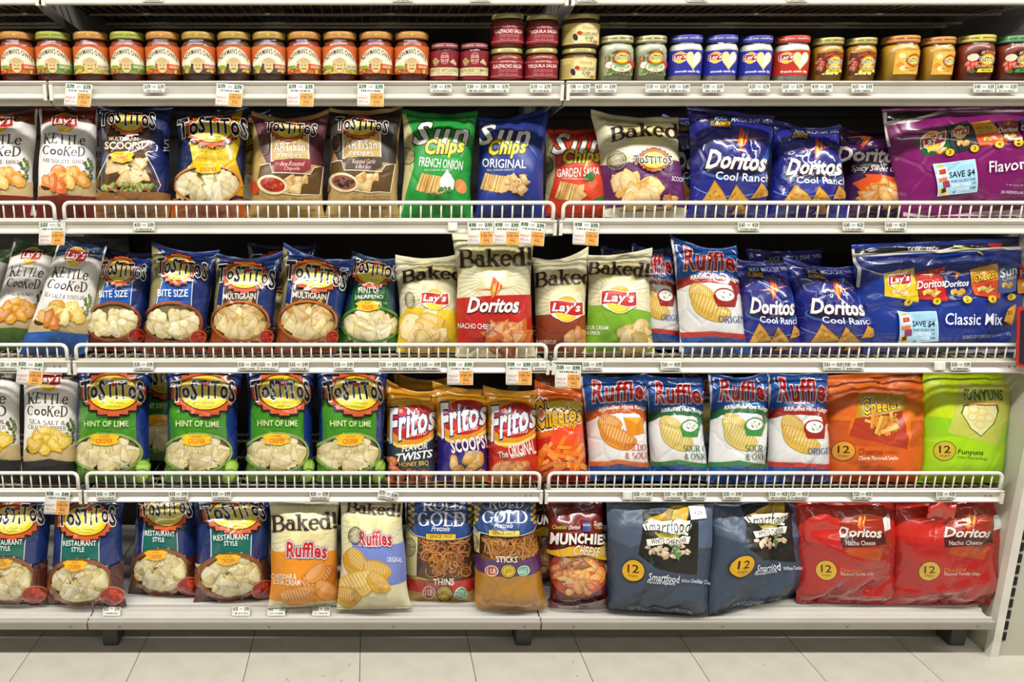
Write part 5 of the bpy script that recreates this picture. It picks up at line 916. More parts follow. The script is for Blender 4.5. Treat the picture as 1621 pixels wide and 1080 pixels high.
def quad3(b):
    r = b[0]; z = DECK[r] + .001
    if r < 5:
        Y0 = {2: 2.034, 3: 2.024, 4: 2.004}[r] + b[8]; P = [np.array([xpx(b[6], Y0, z), Y0, z]), np.array([xpx(b[7], Y0, z), Y0, z])]; Yt = Y0 + .06
    else:
        P = [at_z(b[6], b[8], z), at_z(b[7], b[9], z)]
        for p in P: p[1] += .003; p[0] *= 1.001
        Yt = (P[0][1] + P[1][1]) / 2 + .06
    Q = P + [at(b[4], b[5], Yt), at(b[2], b[3], Yt)]; zmax = {2: DECK[1] - .05, 3: DECK[2] - .036, 4: DECK[3] - .036, 5: DECK[4] - .036}[r]
    for k in (2, 3):
        if Q[k][2] > zmax: Q[k] = Q[k] - (Q[k] - Q[0 if k == 3 else 1]) * min(1, (Q[k][2] - zmax) / (Q[k][2] - Q[0][2]))
    return Q
PLACED = []
def make_bag(b, i):
    r, key = b[0], b[1]; D, label, short, grp = b[-4], b[-3], b[-2], b[-1]; Q = quad3(b); big = D > .05; D = D * .8 if big else D * 1.4
    kw = dict(boxy=.35 if big else .05, pinch=.0 if big else .09); m = MATTE if key in MATTES else FILM
    if key not in ART_UV:
        mode = DES[key][1]; T, C, L, K, S_ = DONE[key].flat()
        if isinstance(mode, str):
            rb = b if mode == 'px' else next(q for q in BAGS if q[1] == mode); T = to_uv(T, bag_grids(quad3(rb), D, 0, smooth=True, **kw)[0])
        else:   # spread over the outline as seen, then onto the curved front
            S = proj(np.array(quad3(b))); u = .045 + .91 * T[..., 0:1] / mode[0]; v = 1 - T[..., 1:2] / mode[1]
            T = to_uv(S[0] * (1 - u) * (1 - v) + S[1] * u * (1 - v) + S[2] * u * v + S[3] * (1 - u) * v, bag_grids(quad3(b), D, 0, smooth=True, **kw)[0])
        ART_UV[key] = (T, C, L, K, S_)
    G, B = bag_grids(Q, D, 17 * i + 5, wr=.9 if key in ('flavmix', 'classic', 'fun12') else 1.5 if big else 1.2, backD=min(D, .05), **kw)
    org = np.array([(Q[0][0] + Q[1][0]) / 2, (Q[0][1] + Q[1][1]) / 2, DECK[r]])
    root = tag(empty('chip_bag' if grp != MP else 'multipack_bag', org), label, CC if grp != MP else 'multipack', grp)
    link('pouch', body_mesh('pouch', G, B, BODY[key], m, org), root); apply_art(root, G, ART_UV[key], m, org)
    # crimped seals along both ends
    for nm, j, dz in (('top_seal', -1, 1), ('bottom_seal', 0, -1)):
        n_ = grid_normals(G)[:, j]; up = (G[:, -1] - G[:, 0]); up /= np.linalg.norm(up, axis=1, keepdims=True); V = []; Fc = []; a = G[:, j] + n_ * .0006; hh = .008 if dz > 0 else .003
        for k in range(len(a)): V += [a[k] - up[k] * dz * .004 - org, a[k] + up[k] * dz * hh * .5 + n_[k] * .0012 * (k % 2) - org, a[k] + up[k] * dz * hh - org, a[k] + up[k] * dz * hh - n_[k] * .0022 - org, a[k] - up[k] * dz * .004 - n_[k] * .0022 - org]
        if dz < 0: V = [np.array([p[0], p[1], max(p[2], .0005)]) for p in V]
        for k in range(len(a) - 1):
            for q in range(4): Fc.append((5 * k + q, 5 * k + 5 + q, 5 * k + 6 + q, 5 * k + 1 + q))
        me = mesh(nm, V, Fc, m, True); c = me.attributes.new('Col', 'FLOAT_COLOR', 'POINT')
        T, Cc, L, K, _ = ART_UV[key]; sel = (T[..., 1].mean(1) > .9) if dz > 0 else (T[..., 1].mean(1) < .1)
        big_ = [k for k in np.where(sel & (K == PAN))[0]] if key not in ('flavmix', 'classic') else []; col = Cc[big_[-1]] if big_ and key in ('mesq', 'kjal', 'kvin', 'kpep', 'rufor', 'rufch', 'rufso') else np.array(srgb(BODY[key]))
        c.data.foreach_set('color', np.tile(np.array([*col, 1], np.float32), len(V))); link(nm, me, root)
    PLACED.append((r, proj(org)[0], short, D > .044))
    return root
ROOT = {}
for i, b in enumerate(BAGS + REAR): ROOT[b[-2]] = make_bag(b, i)
# bags standing on the topmost shelf, of which only the undersides show between its wires
for k in range(9):
    x0 = -1.22 + .32 * k; z = DECK[0] + .001; Q = [np.array(p) for p in ((x0, 2.2, z), (x0 + .31, 2.2, z), (x0 + .305, 2.24, z + .3), (x0 + .005, 2.24, z + .3))]
    G, B = bag_grids(Q, .2, 900 + k, boxy=.6, pinch=.0, backD=.2, seal=(.0, .05)); org = np.array([x0 + .155, 2.2, DECK[0]]); G[..., 2] = np.maximum(G[..., 2], z); B[..., 2] = np.maximum(B[..., 2], z)
    rt = tag(empty('snack_bag', org), '%s snack bag seen from below through the top wire shelf, %s from the left' % (('dark brown', 'maroon')[k > 5], ('first', 'second', 'third', 'fourth', 'fifth', 'sixth', 'seventh', 'eighth', 'ninth')[k]), CC, 'bags on the topmost shelf')
    link('pouch', body_mesh('pouch', G, B, ['3a2218', '32201a', '3c2a1c', '2a1f1a', '3a1c18', '40281c', '5a1a16', '661c18', '4a1a16'][k], FILM, org), rt)
    V, Fc = box_vf(-.15, .0, .29, .15, .006, .31); link('top_seal', bevel_box('top_seal', -.15, .038, .292, .15, .044, .312, mat('seal_film', '4a2a20', rough=.3, bump=.1)), rt)
# crumpled flap folded over the top of the red pack by the end panel
rt = ROOT['right red twelve-pack']; og = np.array(rt.location); n = 8; V = []; Fc = []; rn = random.Random(3)
for i in range(n + 1):
    for j in range(n + 1):
        px = 1466 + 44 * i / n + 6 * (1 - j / n) + rn.uniform(-1, 1); py = 792 + 30 * (j / n) - 6 * math.sin(3.1 * i / n) * (1 - j / n); V.append(at(px, py, 1.963 - .012 * math.sin(3.14 * j / n) + .006 * math.sin(9 * i / n + 4 * j / n) + .004 * rn.random()) - og)
for i in range(n):
    for j in range(n): a = i * (n + 1) + j; Fc.append((a, a + 1, a + n + 2, a + n + 1))
me = mesh('folded_flap', V, Fc, FILM, True); ca = me.attributes.new('Col', 'FLOAT_COLOR', 'POINT'); ca.data.foreach_set('color', np.tile(np.array([*srgb('c03024'), 1], np.float32), len(V))); fo = link('folded_flap', me, rt); sm = fo.modifiers.new('thick', 'SOLIDIFY'); sm.thickness = .0008

# ------------------------------------------------------------------ jars
def lab_newman(v):
    def f(A):
        A.rect(0, 0, 100, 62, 'c4622a', 'paper_label')
        if v == 1: A.poly([(0, 30), (100, 30), (100, 62), (0, 62)], '6f8f4a', 'paper_label')
        elif v == 2: A.poly([(0, 36), (100, 36), (100, 62), (0, 62)], 'c9b454', 'paper_label')
        elif v == 3: A.poly([(0, 38), (100, 38), (100, 62), (0, 62)], '4c4438', 'paper_label')
        A.chips(18, 50, 14, 8, 10, 6, ['c03a1c', 'd8a030', '5a7a2c'], 'blob', 'vegetable_picture', v + 1); A.chips(82, 52, 12, 6, 9, 5, ['d8c050', 'c86a2a', '5a7a2c'], 'blob', 'vegetable_picture', v + 4)
        P = [(50 + 45 * math.cos(t), 50 - 47 * math.sin(t)) for t in np.linspace(.12, math.pi - .12, 20)] + [(50 + 20 * math.cos(t), 50 - 22 * math.sin(t)) for t in np.linspace(math.pi - .12, .12, 20)]; A.poly(P, 'e6dcc0', LOGO)
        A.text("NEWMAN'S OWN", 12, 23, 88, 35, '1d1712', LOGO, bold=.03, arch=17, gap=.02); A.text('All Profits To Charity', 30, 34, 70, 38, '5a4430', LOGO, arch=7, bold=0)
        A.ell(50, 47, 12, 14, 'd8ba82', 'portrait_drawing'); A.ell(50, 37, 19, 5.5, 'cbb184', 'portrait_drawing'); A.ell(50, 33, 11, 6.5, 'bfa476', 'portrait_drawing'); A.poly([(41, 54), (44, 51), (50, 50), (56, 51), (59, 54), (54, 53), (50, 52.5), (46, 53)], '6a4a2a', 'portrait_drawing'); A.ell(45.5, 44, 2, 1.2, '2f2218', 'portrait_drawing'); A.ell(54.5, 44, 2, 1.2, '2f2218', 'portrait_drawing'); A.line([(50, 44), (51, 48)], .7, '8a6a40', 'portrait_drawing')
        A.rect(10, 43, 28, 51, '9ab422', BADGE); A.text('MILD' if v == 0 else 'MEDIUM', 12, 45, 26, 49, '2a3a0c', BADGE, bold=0); A.poly([(66, 40), (94, 42), (95, 53), (64, 51)], ['c8551c', '7a9a4a', 'cfc09a', 'b06a50'][v], BADGE); A.text('SALSA', 69, 44, 91, 49, 'f0e8d8' if v != 2 else '2a4a3a', BADGE)
    return f
def lab_small(t):
    def f(A): A.rect(0, 0, 100, 78, '7a1c26', 'paper_label'); A.rect(36, 4, 64, 38, '8f3038', LOGO); A.ring(50, 21, 13, 15, 1, 'd8b8a0', LOGO); A.text('SILVER', 38, 12, 62, 20, 'ead8c4', LOGO, ser=1.); A.text('PALATE', 38, 23, 62, 31, 'ead8c4', LOGO, ser=1.); A.chips(20, 30, 8, 8, 8, 6, ['b8b070', '6a8a3a', 'c85a30'], 'blob', 'vegetable_picture', 2); A.chips(80, 30, 8, 8, 8, 6, ['b8b070', 'd0c8a0', 'c85a30'], 'blob', 'vegetable_picture', 3); A.rect(4, 46, 96, 68, 'd8cc9a', LET); A.text(t, 6, 49, 94, 58, '4a3420', LET, bold=.01); A.text('DIP & SPREAD', 25, 60, 75, 65, '6a5430', LET, bold=0)
    return f
def lab_red(t):
    def f(A): A.rect(0, 0, 100, 62, '851c28', 'paper_label'); A.line([(0, 8), (100, 8)], 1, 'd8b0a0', 'paper_label'); A.line([(0, 54), (100, 54)], 1, 'd8b0a0', 'paper_label'); A.text('The Silver Palate', 30, 6, 76, 13, 'ead0c0', LOGO, slant=.3, arch=2, bold=0); A.text(t, 10, 17, 94, 29, 'eee2d6', LET, bold=.02); [A.text(s, 26, y, 82, y + 4, 'd8a8a0', LET, bold=0) for s, y in (('all natural fresh tomato', 33), ('garlic and cilantro', 39), ('NET WT 16 OZ', 47))]
    return f
def lab_egg(A): A.rect(0, 0, 100, 64, 'c9b56a', 'paper_label'); A.poly([(34, 6), (50, 4), (60, -2), (70, 4), (96, 8), (96, 60), (30, 60)], 'dccf94', 'paper_label'); A.text("Victoria", 48, 8, 84, 20, 'b8662a', LOGO, slant=.2, bold=.01); A.text('EGGPLANT', 44, 28, 92, 38, '2a2218', LET, bold=.02); A.text('DIP', 58, 41, 80, 49, '2a2218', LET, bold=.02); A.ell(32, 42, 6, 11, '2c1c34', 'vegetable_picture', rot=-.3); A.ell(42, 30, 7, 6, 'b8341c', 'vegetable_picture'); A.ell(46, 46, 5, 5, 'e0dcc0', 'vegetable_picture'); A.chips(78, 52, 12, 5, 8, 6, ['c84a24', '6a8a3a', 'e0dcc8'], 'blob', 'vegetable_picture', 3); [A.line([(4, y), (26, y)], .8, '7a6a3a', LET) for y in range(20, 56, 5)]
def lab_spin(A): A.poly([(20, 10), (96, 6), (98, 62), (18, 64)], 'a8a878', 'paper_label'); A.chips(58, 52, 34, 7, 22, 8, ['4a6a2a', '6a8a3a', '385424'], 'blob', 'vegetable_picture', 2, '1c2a10'); A.chips(24, 22, 4, 10, 6, 8, ['8a3a24', '5a7a34'], 'blob', 'vegetable_picture', 6); A.ell(30, 36, 9, 9, 'e4e0d0', 'vegetable_picture'); A.ell(90, 34, 9, 10, 'c8402a', 'vegetable_picture'); A.ell(62, 41, 29, 15, 'b83a2a', LOGO); A.ell(62, 41, 27, 13, 'dfe0c4', LOGO); sun_emblem(A, 62, 18, 20, 18); A.text('ToSTiToS', 40, 10, 84, 24, '14110f', LOGO, out='e9e6de', ow=.085, bold=.04, jit=.7, seed=5); A.text('SPINACH', 42, 34, 82, 45, '3f9a4a', LET, bold=.05, jit=.3); A.text('DIP', 56, 47, 68, 52, '3a5a2a', LET)
def lab_lays(col, t):
    def f(A):
        A.rect(0, 0, 100, 62, col, 'paper_label'); lays(A, 30, 18, 38, -.08)
        def heart(k, c): A.poly([(68 + k * 26 * .9 * math.sin(a) ** 3, 24 - k * 1.45 * (13 * math.cos(a) - 5 * math.cos(2 * a) - 2 * math.cos(3 * a) - math.cos(4 * a)) * 1.15) for a in np.linspace(0, 6.283, 40, endpoint=False)], c, 'heart_picture')
        heart(1, 'c8b060'); heart(.92, 'e2d49a'); A.poly([(69, 12), (80, 6), (88, 14), (86, 26), (70, 42), (68, 30)], 'eeeae0', 'heart_picture'); A.ring(77, 22, 5, 6, 1.2, 'cfc8ba', 'heart_picture', 0, 300); A.text(t, 20, 50, 90, 57, 'f0eef0', LET, bold=.04)
    return f
def lab_queso(A): A.rect(14, 2, 100, 62, '5a2c14', 'paper_label'); A.chips(24, 34, 10, 16, 14, 8, ['b8281c', 'c83a24', '3a6a24'], 'blob', 'vegetable_picture', 2, '3a0c08'); A.text('Salsa con', 34, 6, 90, 16, 'd8503a', LOGO, arch=6, bold=.03); A.ell(66, 36, 25, 22, 'a8702a', LOGO); sun_emblem(A, 66, 26, 20, 17); A.text('ToSTiToS', 44, 20, 90, 33, '14110f', LOGO, out='e9e6de', ow=.085, bold=.04, jit=.7, seed=5); A.text('QUESO', 50, 37, 84, 46, 'ece4d4', LET, bold=.05, jit=.3); A.poly([(44, 48), (90, 46), (94, 55), (40, 57)], 'd8cc24', BADGE); A.text('MEDIUM', 52, 49, 82, 54, '4a4410', BADGE); A.chips(58, 60, 22, 3, 6, 8, ['e0cc84'], 'tri', PIC, 3)
def lab_ched(A): A.rect(30, 0, 100, 62, 'd8a43a', 'paper_label'); [A.ring(72, 26, 14 + 6 * k, 12 + 5 * k, 1.6, 'e6c468', 'paper_label', 20, 260) for k in range(5)]; A.ell(46, 14, 8, 7, 'e8d8a0', 'cheese_picture'); A.ell(44, 38, 9, 8, 'd8882c', 'cheese_picture'); A.ell(52, 46, 8, 6, 'ecdcae', 'cheese_picture'); sun_emblem(A, 78, 26, 17, 15); A.text('ToSTiToS', 60, 20, 97, 32, '14110f', LOGO, out='e9e6de', ow=.085, bold=.04, jit=.7, seed=5); A.text('SMOOTH &', 54, 43, 92, 48, 'b86a1c', LET); A.text('CHEESY', 66, 50, 86, 54, 'b86a1c', LET)
def lab_salsa(c):
    def f(A): A.chips(36, 40, 12, 10, 5, 12, ['c8402a', 'b83220'], 'round', 'vegetable_picture', 2, '4a100a'); A.ell(38, 20, 13, 9, 'd8ceb0', 'vegetable_picture'); A.ell(40, 55, 8, 4, '3a6a2c', 'vegetable_picture'); A.text('All Natural', 54, 6, 92, 14, 'd8c8b8', LOGO, arch=3, bold=.02); sun_emblem(A, 74, 26, 20, 17); A.text('ToSTiToS', 52, 20, 96, 33, '14110f', LOGO, out='e9e6de', ow=.085, bold=.04, jit=.7, seed=5); A.text('CHUNKY SALSA', 46, 39, 96, 46, 'e0b47a', LET, bold=.03); A.poly([(52, 49), (96, 47), (94, 57), (50, 58)], c, BADGE); A.text('MEDIUM' if c == 'd8cc24' else 'MILD', 62, 50, 84, 55, '2a2a10', BADGE)
    return f
TEX = {}
def fill_mat(c, v, s): 
    k = 'contents_' + c
    return mat(k, c, rough=.45, vary=.6, vscale=s, vcol=v, bump=.2, bscale=70)
JAR_UV = {}
# centre px, base level (0 deck, 1 on top of the lower jar), width px, top px, bottom px, lid colour, contents, lab key, label span, label, group
LABS = {'n0': lab_newman(0), 'n1': lab_newman(1), 'n2': lab_newman(2), 'n3': lab_newman(3), 'sa': lab_small('ARTSY ARTICHOKE'), 'sd': lab_small('SUN DRIED TOMATO'), 'gz': lab_red('GAZPACHO SALSA'), 'tq': lab_red('TEQUILA SALSA'), 'eg': lab_egg, 'sp': lab_spin, 'lr': lab_lays('2a2f96', 'smooth ranch dip'), 'lo': lab_lays('b8301c', 'french onion dip'), 'qu': lab_queso, 'ch': lab_ched, 'cs': lab_salsa('d8cc24'), 'cg': lab_salsa('3a8a4a')}
SAL, LS, JG = ('a03c1c', '6a2010', 60), (.2, .7), 'dip and salsa jars'
SPOT = ['first', 'second', 'third', 'fourth', 'fifth', 'sixth', 'seventh', 'eighth', 'ninth', 'tenth', 'eleventh', 'twelfth', 'thirteenth', 'fourteenth', 'fifteenth', 'sixteenth']
JARS = []
for k, (x, v) in enumerate([(32, 0), (88, 1), (147, 2), (204, 1), (260, 0), (316, 3), (372, 3), (427, 3), (482, 0), (538, 2), (595, 0), (651, 0)]):
    lb = 'orange-labelled salsa jar, %s from the left edge of the jar row' % SPOT[k] if k < 11 else 'orange-labelled salsa jar next to the small maroon jars'
    JARS.append((x, 0, 57, 51, 126, ['b0702c', '9a9a3a', 'b87a34', 'a0843a'][v], SAL if v != 3 else ('7a4426', '4a2814', 60), 'n%d' % v, (.2, .76), lb))
JARS += [(703, 0, 47, 69, 127, '7a2a34', ('8a8450', '4a4a24', 50), 'sa', (.1, .86), 'small maroon-labelled artichoke spread jar'), (750, 0, 47, 69, 127, '7a2a34', ('7a5030', '4a2010', 50), 'sd', (.1, .86), 'small maroon-labelled sun dried tomato jar'),
 (801, 0, 54, 77, 127, 'b0a468', SAL, 'gz', (.14, .72), 'lower red-labelled gazpacho salsa jar of its stack'), (801, 1, 53, 22, 77, 'b0a468', SAL, 'gz', (.14, .72), 'upper red-labelled gazpacho salsa jar of its stack'), (856, 0, 54, 77, 127, 'b0a468', SAL, 'tq', (.14, .72), 'lower red-labelled tequila salsa jar of its stack'), (855, 1, 53, 24, 78, 'b0a468', SAL, 'tq', (.14, .72), 'upper red-labelled tequila salsa jar of its stack'),
 (915, 0, 57, 77, 128, 'a89c60', ('7a4a1c', '4a2408', 50), 'eg', (.12, .76), 'lower cream-labelled eggplant dip jar of its stack'), (916, 1, 59, 23, 78, 'a89c60', ('7a4a1c', '4a2408', 50), 'eg', (.12, .76), 'upper cream-labelled eggplant dip jar of its stack'),
 (973, 0, 57, 57, 129, 'b4b080', ('e0debf', '9aa87a', 80), 'sp', (.18, .7), 'pale green spinach dip jar beside the eggplant jars'), (1029, 0, 56, 57, 129, 'b4b080', ('e0debf', '9aa87a', 80), 'sp', (.18, .7), 'pale green spinach dip jar beside the blue-labelled jars'),
 (1085, 0, 57, 56, 129, '34389a', ('f6f3ea', 'e4e0d2', 40), 'lr', (.18, .72), 'blue-labelled ranch dip jar beside the spinach dip jars'), (1141, 0, 56, 56, 129, '34389a', ('f6f3ea', 'e4e0d2', 40), 'lr', (.18, .72), 'blue-labelled ranch dip jar, middle of three'), (1196, 0, 55, 57, 129, '34389a', ('f6f3ea', 'e4e0d2', 40), 'lr', (.18, .72), 'blue-labelled ranch dip jar beside the red-labelled onion jar'),
 (1253, 0, 58, 57, 129, 'b03020', ('f4f0e4', 'e0dcce', 40), 'lo', (.18, .72), 'red-labelled french onion dip jar'), (1310, 0, 50, 60, 129, 'b4a860', ('dca834', 'c08a20', 40), 'qu', (.2, .72), 'yellow queso jar beside the red-labelled onion jar'), (1362, 0, 50, 60, 129, 'b4a860', ('dca834', 'c08a20', 40), 'qu', (.2, .72), 'yellow queso jar beside the plain cheese dip jars'),
 (1424, 0, 60, 57, 129, 'c8843c', ('e4b83a', 'cf9c28', 40), 'ch', (.2, .72), 'yellow smooth cheese dip jar beside the queso jars'), (1484, 0, 52, 59, 129, 'c8843c', ('e4b83a', 'cf9c28', 40), 'ch', (.2, .72), 'yellow smooth cheese dip jar beside the chunky salsa jars'),
 (1542, 0, 60, 56, 129, 'c0b050', SAL, 'cs', (.2, .74), 'dark red chunky salsa jar with yellow lid'), (1602, 0, 58, 57, 129, '4a8a5a', SAL, 'cg', (.2, .74), 'dark red chunky salsa jar with green lid'), (-24, 0, 56, 51, 126, 'b0702c', SAL, 'n0', (.2, .76), 'orange-labelled salsa jar cut off by the frame')]
JME = {}
for px, lev, wpx, yt, yb, lid, cont, lab, span, label in JARS:
    Y = 2.03; z0 = DECK[1] + .0005; zc = Y * CT - (1.55 - CAM_H) * ST; R = wpx / F_PX * zc / 2 * .985
    if px > 1000: R *= .95
    x = (px - PX0) / F_PX * zc * (1 if px < 1000 else .995)
    if lev: z0 = LOWTOP[(lab)] + .0004
    H = (zpx(yt, Y - R * .5) - z0); ztop = z0 + H; LOWTOP = globals().get('LOWTOP', {})
    if not lev: LOWTOP[lab] = ztop
    root = tag(empty('sauce_jar', (x, Y, z0)), label, 'jar', JG); lh = H * .13; b = H - lh
    prof = [(R * .86, 0), (R * .95, .002), (R, .007), (R, b * .76), (R * .985, b * .84), (R * .93, b * .91), (R * .86, b * .96), (R * .86, b * 1.01)]
    link('glass', lathe('glass', prof, GLASS, 40), root)
    link('contents', lathe('contents', [(r * .965, .0015 + z * .955) for r, z in prof[:-1]], fill_mat(*cont), 40), root)
    lr = R * .93; lm = mat('lid_' + lid, lid, rough=.3, metal=.35 if lid in ('b0a468', 'a89c60', 'b4a860', 'b4b080') else .0, bump=.05, coat=.2)
    lo = link('lid', lathe('lid', [(lr * .97, b * .985), (lr, b), (lr * 1.01, b + .0015), (lr, b + .003), (lr, H - .0025), (lr * .985, H - .0008), (lr * .95, H), (lr * .9, H - .0008)], lm, 40), root)
    yaw = math.atan2(x, Y) * .55
    def wrap(r, za, zb, sp=1.45, n=26, mrows=10):
        a = np.arcsin(np.linspace(-.992, .992, n + 1)); G = np.zeros((n + 1, mrows + 1, 3))
        for j in range(mrows + 1): G[:, j] = np.stack([r * np.sin(a - yaw), -r * np.cos(a - yaw), np.full(n + 1, za + (zb - za) * j / mrows)], 1)
        return G
    if lab not in JAR_UV:
        A = Art(); LABS[lab](A); T, C, L, K, S_ = A.flat(); hh = 78 if lab in ('sa', 'sd') else 62; JAR_UV[lab] = (np.stack([T[..., 0] / 100, 1 - T[..., 1] / hh], -1), C, L, K, S_)
    apply_art(root, wrap(R * 1.004, b * span[0], b * (span[1] + .06)), JAR_UV[lab], LABEL, np.zeros(3), 2e-5, 'paper_label')
    if lab in ('gz', 'tq', 'eg'): continue
    A = Art(); c = 'e0dcc0' if lab in ('lr', 'lo', 'sa', 'sd') else '4a3a18'; t = {'lr': 'smooth ranch', 'lo': 'french onion', 'n0': 'ALL NATURAL SALSA', 'n1': 'ALL NATURAL SALSA'}.get(lab[:2], 'REFRIGERATE AFTER OPENING')
    if lab[0] == 'n': A.rect(0, 2, 100, 6.5, {'n1': '9aa83a'}.get(lab, 'c9a24a'), 'lid_lettering')
    A.text(t, 6, 3, 46, 6, c, 'lid_lettering', bold=.02); A.text(t, 54, 3, 94, 6, c, 'lid_lettering', bold=.02); T, C, L, K, S_ = A.flat()
    apply_art(lo, wrap(lr * 1.012, b + .002, H - .002, n=20, mrows=2), (np.stack([T[..., 0] / 100, 1 - T[..., 1] / 8.5], -1), C, L, K, S_), LABEL, np.zeros(3), 2e-5)

# ------------------------------------------------------------------ price tags
def near(r, px):
    c = [p for p in PLACED if p[0] == r and p[3]]; return min(c, key=lambda p: abs(p[1] - px))[2]
JN = lambda px: min(JARS, key=lambda j: abs(j[0] - px) + 500 * j[1])[9]
ROWN = {0: 'topmost wire shelf edge', 1: 'jar shelf edge', 2: 'second shelf edge', 3: 'third shelf edge', 4: 'fourth shelf edge', 5: 'base deck edge'}
USED = {}
def price_tag(r, x0, x1, kind, price=('3.59', '2.99'), sale=('2/$6.00', '99¢'), rot=0, cardw=None, ytop=None):
    y0 = ytop or {0: -11, 1: 133, 2: 352, 3: 573, 4: 778, 5: 960}[r]; h = {1: 14, 5: 15}.get(r, 14); Y = FRONT - .0082; tot = {'w': h, 'b': h, 'm': h + 22}[kind]; cx = (x0 + x1) / 2
    if r < 5: TL, TR, BR, BL = [at(a, b, Y) for a, b in ((x0, y0), (x1, y0), (x1, y0 + tot), (x0, y0 + tot))]
    else:
        zz = lambda yy: zl1 + (.135 - zl1) * (985 - yy) / 30 + .003; TL, TR, BR, BL = [at_z(a, b, zz(b)) for a, b in ((x0 + 1, y0), (x1 + 1, y0), (x1, y0 + tot), (x0, y0 + tot))]
    c0 = (TL + TR) / 2; n = 6; G = np.zeros((3, n + 1, 3)); up = (TL - BL); nr = np.cross(TR - TL, up); nr /= np.linalg.norm(nr)
    for i in range(3):
        for j in range(n + 1): s, t = i / 2, j / n; G[i, j] = BL * (1 - s) * (1 - t) + BR * s * (1 - t) + TL * (1 - s) * t + TR * s * t + nr * (.004 * (1 - t) ** 2 if kind == 'm' else .0)
    if rot:
        a = rot; d = G - c0; G = c0 + np.stack([d[..., 0] * math.cos(a) + d[..., 2] * math.sin(a), d[..., 1], -d[..., 0] * math.sin(a) + d[..., 2] * math.cos(a)], -1)
    A = Art(); w = 100; k = 100 / (x1 - x0); H = tot * k; hs = h * k; gr = r in (1, 2, 3) or kind == 'm'
    if kind != 'b':
        pc = '9fb59a' if kind == 'm' else 'b9bfae'
        for a, t in ((4, price[0]), (66, price[1])): A.rect(a, hs * .06, a + 30, hs * .52, pc, 'price_print'); A.text(t, a + 2, hs * .1, a + 28, hs * .48, '1c221c', 'price_print', bold=.03)
        A.rect(40, hs * .2, 60, hs * .28, '8a8880', 'price_print'); A.rect(42, hs * .36, 58, hs * .42, '8a8880', 'price_print')
        rnd = random.Random(int(x0)); x = 14
        while x < 86: ww = rnd.uniform(1, 5); A.rect(x, hs * .68, x + ww, hs * .86, '4a4844', 'price_print'); x += ww + rnd.uniform(1, 5)
    if kind == 'm':
        A.rect(48, hs * 1.02, 97, H * .985, 'e0a050', 'sale_print'); A.text('MARKET', 4, hs + (H - hs) * .28, 44, hs + (H - hs) * .46, 'c88a84', 'sale_print', bold=0); A.text('SPECIAL', 4, hs + (H - hs) * .55, 44, hs + (H - hs) * .73, 'c88a84', 'sale_print', bold=0)
        A.text('SALE', 60, hs + (H - hs) * .07, 86, hs + (H - hs) * .17, '5a3410', 'sale_print', bold=0); A.text(sale[0], 51, hs + (H - hs) * .22, 94, hs + (H - hs) * .42, '4a2a0c', 'sale_print', bold=.01); A.text('SAVE', 62, hs + (H - hs) * .48, 84, hs + (H - hs) * .56, '5a3410', 'sale_print', bold=0); A.text(sale[1], 62, hs + (H - hs) * .6, 84, hs + (H - hs) * .78, '4a2a0c', 'sale_print', bold=.01); A.text('EACH', 60, hs + (H - hs) * .84, 86, hs + (H - hs) * .93, '5a3410', 'sale_print', bold=0)
    th = nr * -.0007; what = {'w': 'white price tag', 'b': 'blank white tag', 'm': 'orange-and-white offer card'}[kind]
    lb = '%s, %s, under the %s' % (what, ROWN[r], near(r, cx)) if r > 1 else '%s on the %s' % (what, ROWN[r])
    USED.setdefault(lb, []).append(None); org = G.mean((0, 1))
    root = tag(empty('price_tag', org), lb, 'price tag', 'shelf price tags'); USED[lb][-1] = root
    cd = link('card', body_mesh('card', G, G + th, 'e4e2d8', PRINT, org), root)
    if A.T: T, C, L, K, S_ = A.flat(); apply_art(cd, G, (np.stack([T[..., 0] / 100, 1 - T[..., 1] / H], -1), C, L, K, S_), PRINT, org, 3e-5)
rp = random.Random(9)
for x in (226, 622, 745, 914, 1088, 1246): price_tag(0, x, x + 32, 'w')
def pr(): return ('%d.%02d' % (rp.choice([4, 5, 6, 7]), rp.choice([9, 19, 55, 57, 98])), '%d.%d9' % (rp.choice([2, 3]), rp.choice([4, 5, 7, 9])))
for x in (104, 343, 455, 566): price_tag(1, x, x + 42, 'm', ('2.79', '2.79'), ('2/$5.00', '29¢'), .06 if x < 400 else .02)
for x in (227, 681, 738, 772, 839, 900, 942, 1022, 1058, 1112, 1185, 1238, 1284, 1348, 1541, 1577): price_tag(1, x, x + 34, 'w', {227: ('2.79', '2.79'), 681: ('7.09', '3.99'), 738: ('7.09', '3.99'), 1541: ('5.40', '3.29'), 1577: ('5.40', '3.29')}.get(x) or pr())
for x, p, q, rt in ((62, ('5.57', '3.49'), ('2/$6.00', '49¢'), 0), (740, ('4.98', '3.99'), ('2/$6.00', '99¢'), 0), (782, ('4.98', '3.99'), ('2/$6.00', '99¢'), .03), (823, ('4.98', '3.99'), ('2/$6.00', '99¢'), .1), (908, ('4.98', '3.99'), ('2/$6.00', '99¢'), .07)): price_tag(2, x, x + 41, 'm', p, q, rt)
for x in (211, 1168, 1334, 1401): price_tag(2, x, x + 34, 'w', {211: ('4.91', '3.99')}.get(x, ('5.60', '4.29')))
price_tag(2, 709, 724, 'b'); price_tag(3, 1479, 1497, 'b'); price_tag(4, 986, 1001, 'b')
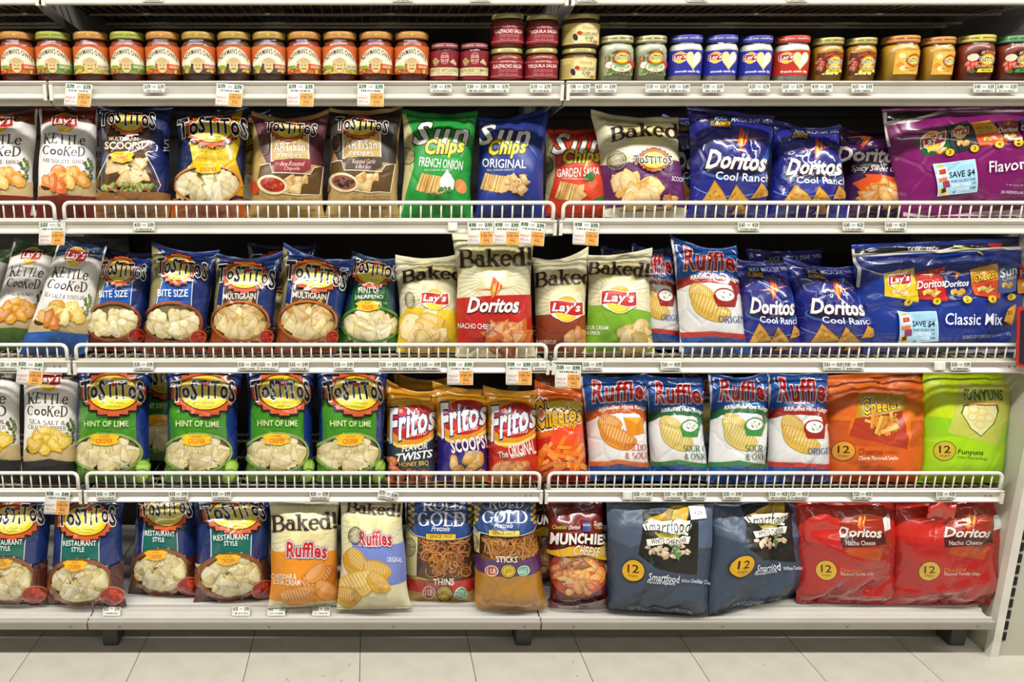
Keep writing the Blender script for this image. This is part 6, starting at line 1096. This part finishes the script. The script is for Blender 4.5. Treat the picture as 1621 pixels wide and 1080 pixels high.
for x, p, q, rt in ((28, ('5.57', '3.49'), ('2/$6.00', '49¢'), .06), (708, ('7.09', '3.99'), ('2/$6.00', '99¢'), .01), (801, ('7.09', '3.99'), ('2/$6.00', '99¢'), .02), (879, ('7.09', '3.99'), ('2/$6.00', '99¢'), .03)): price_tag(3, x, x + 41, 'm', p, q, rt, None, 578 if x == 879 else None)
for x in (-4, 211, 376, 409, 457, 528, 600, 633, 666, 843, 922, 1046, 1303, 1336, 1505): price_tag(3, x, x + 32, 'w', {1046: ('7.61', '4.29'), 1303: ('7.61', '4.29'), 1336: ('9.81', '4.29')}.get(x) or ('5.55', '3.99'))
price_tag(4, 72, 111, 'm', ('4.98', '3.49'), ('2/$6.00', '49¢'), .05)
for x in (152, 267, 335, 490, 1002, 1051, 1087, 1144, 1217, 1249, 1350, 1482): price_tag(4, x, x + 31, 'w', ('4.35', '3.99') if x < 600 else ('5.32', '3.49') if x < 1200 else ('7.23', '4.29'))
price_tag(4, 600, 632, 'w', ('3.72', '3.49'), rot=.25)
for x in (162, 367, 423, 494): price_tag(5, x, x + 28, 'w', ('4.35', '3.99'))
for lb, os_ in USED.items():
    if len(os_) > 1:
        for k, o in enumerate(os_): o['label'] = lb + (', left of two' if k == 0 else ', right of two') if len(os_) == 2 else lb + ', %s from the left' % SPOT[k]
# red-edged sign hanging past the end of the third shelf
Y = FRONT - .02; P = [at(1611, 488, Y), at(1650, 478, Y), at(1650, 588, Y), at(1610, 580, Y)]; o = sum(P) / 4
sg = tag(empty('hanging_sign', o), 'dark hanging sign with red edge at the end of the third shelf', 'sign')
def slabq(name, q, th, m): q = [p - o for p in q]; V = [*q, *[p + np.array([0, th, 0]) for p in q]]; link(name, mesh(name, V, [(3, 2, 1, 0), (4, 5, 6, 7), (0, 1, 5, 4), (1, 2, 6, 5), (2, 3, 7, 6), (3, 0, 4, 7)], m), sg)
slabq('red_border', P, .004, mat('sign_red', 'b02a22', rough=.35, bump=.03)); c = sum(P) / 4; slabq('dark_face', [c + (p - c) * np.array([.8, 1, .9]) - np.array([0, .001, 0]) for p in P], .003, mat('sign_dark', '23222a', rough=.3, bump=.03))
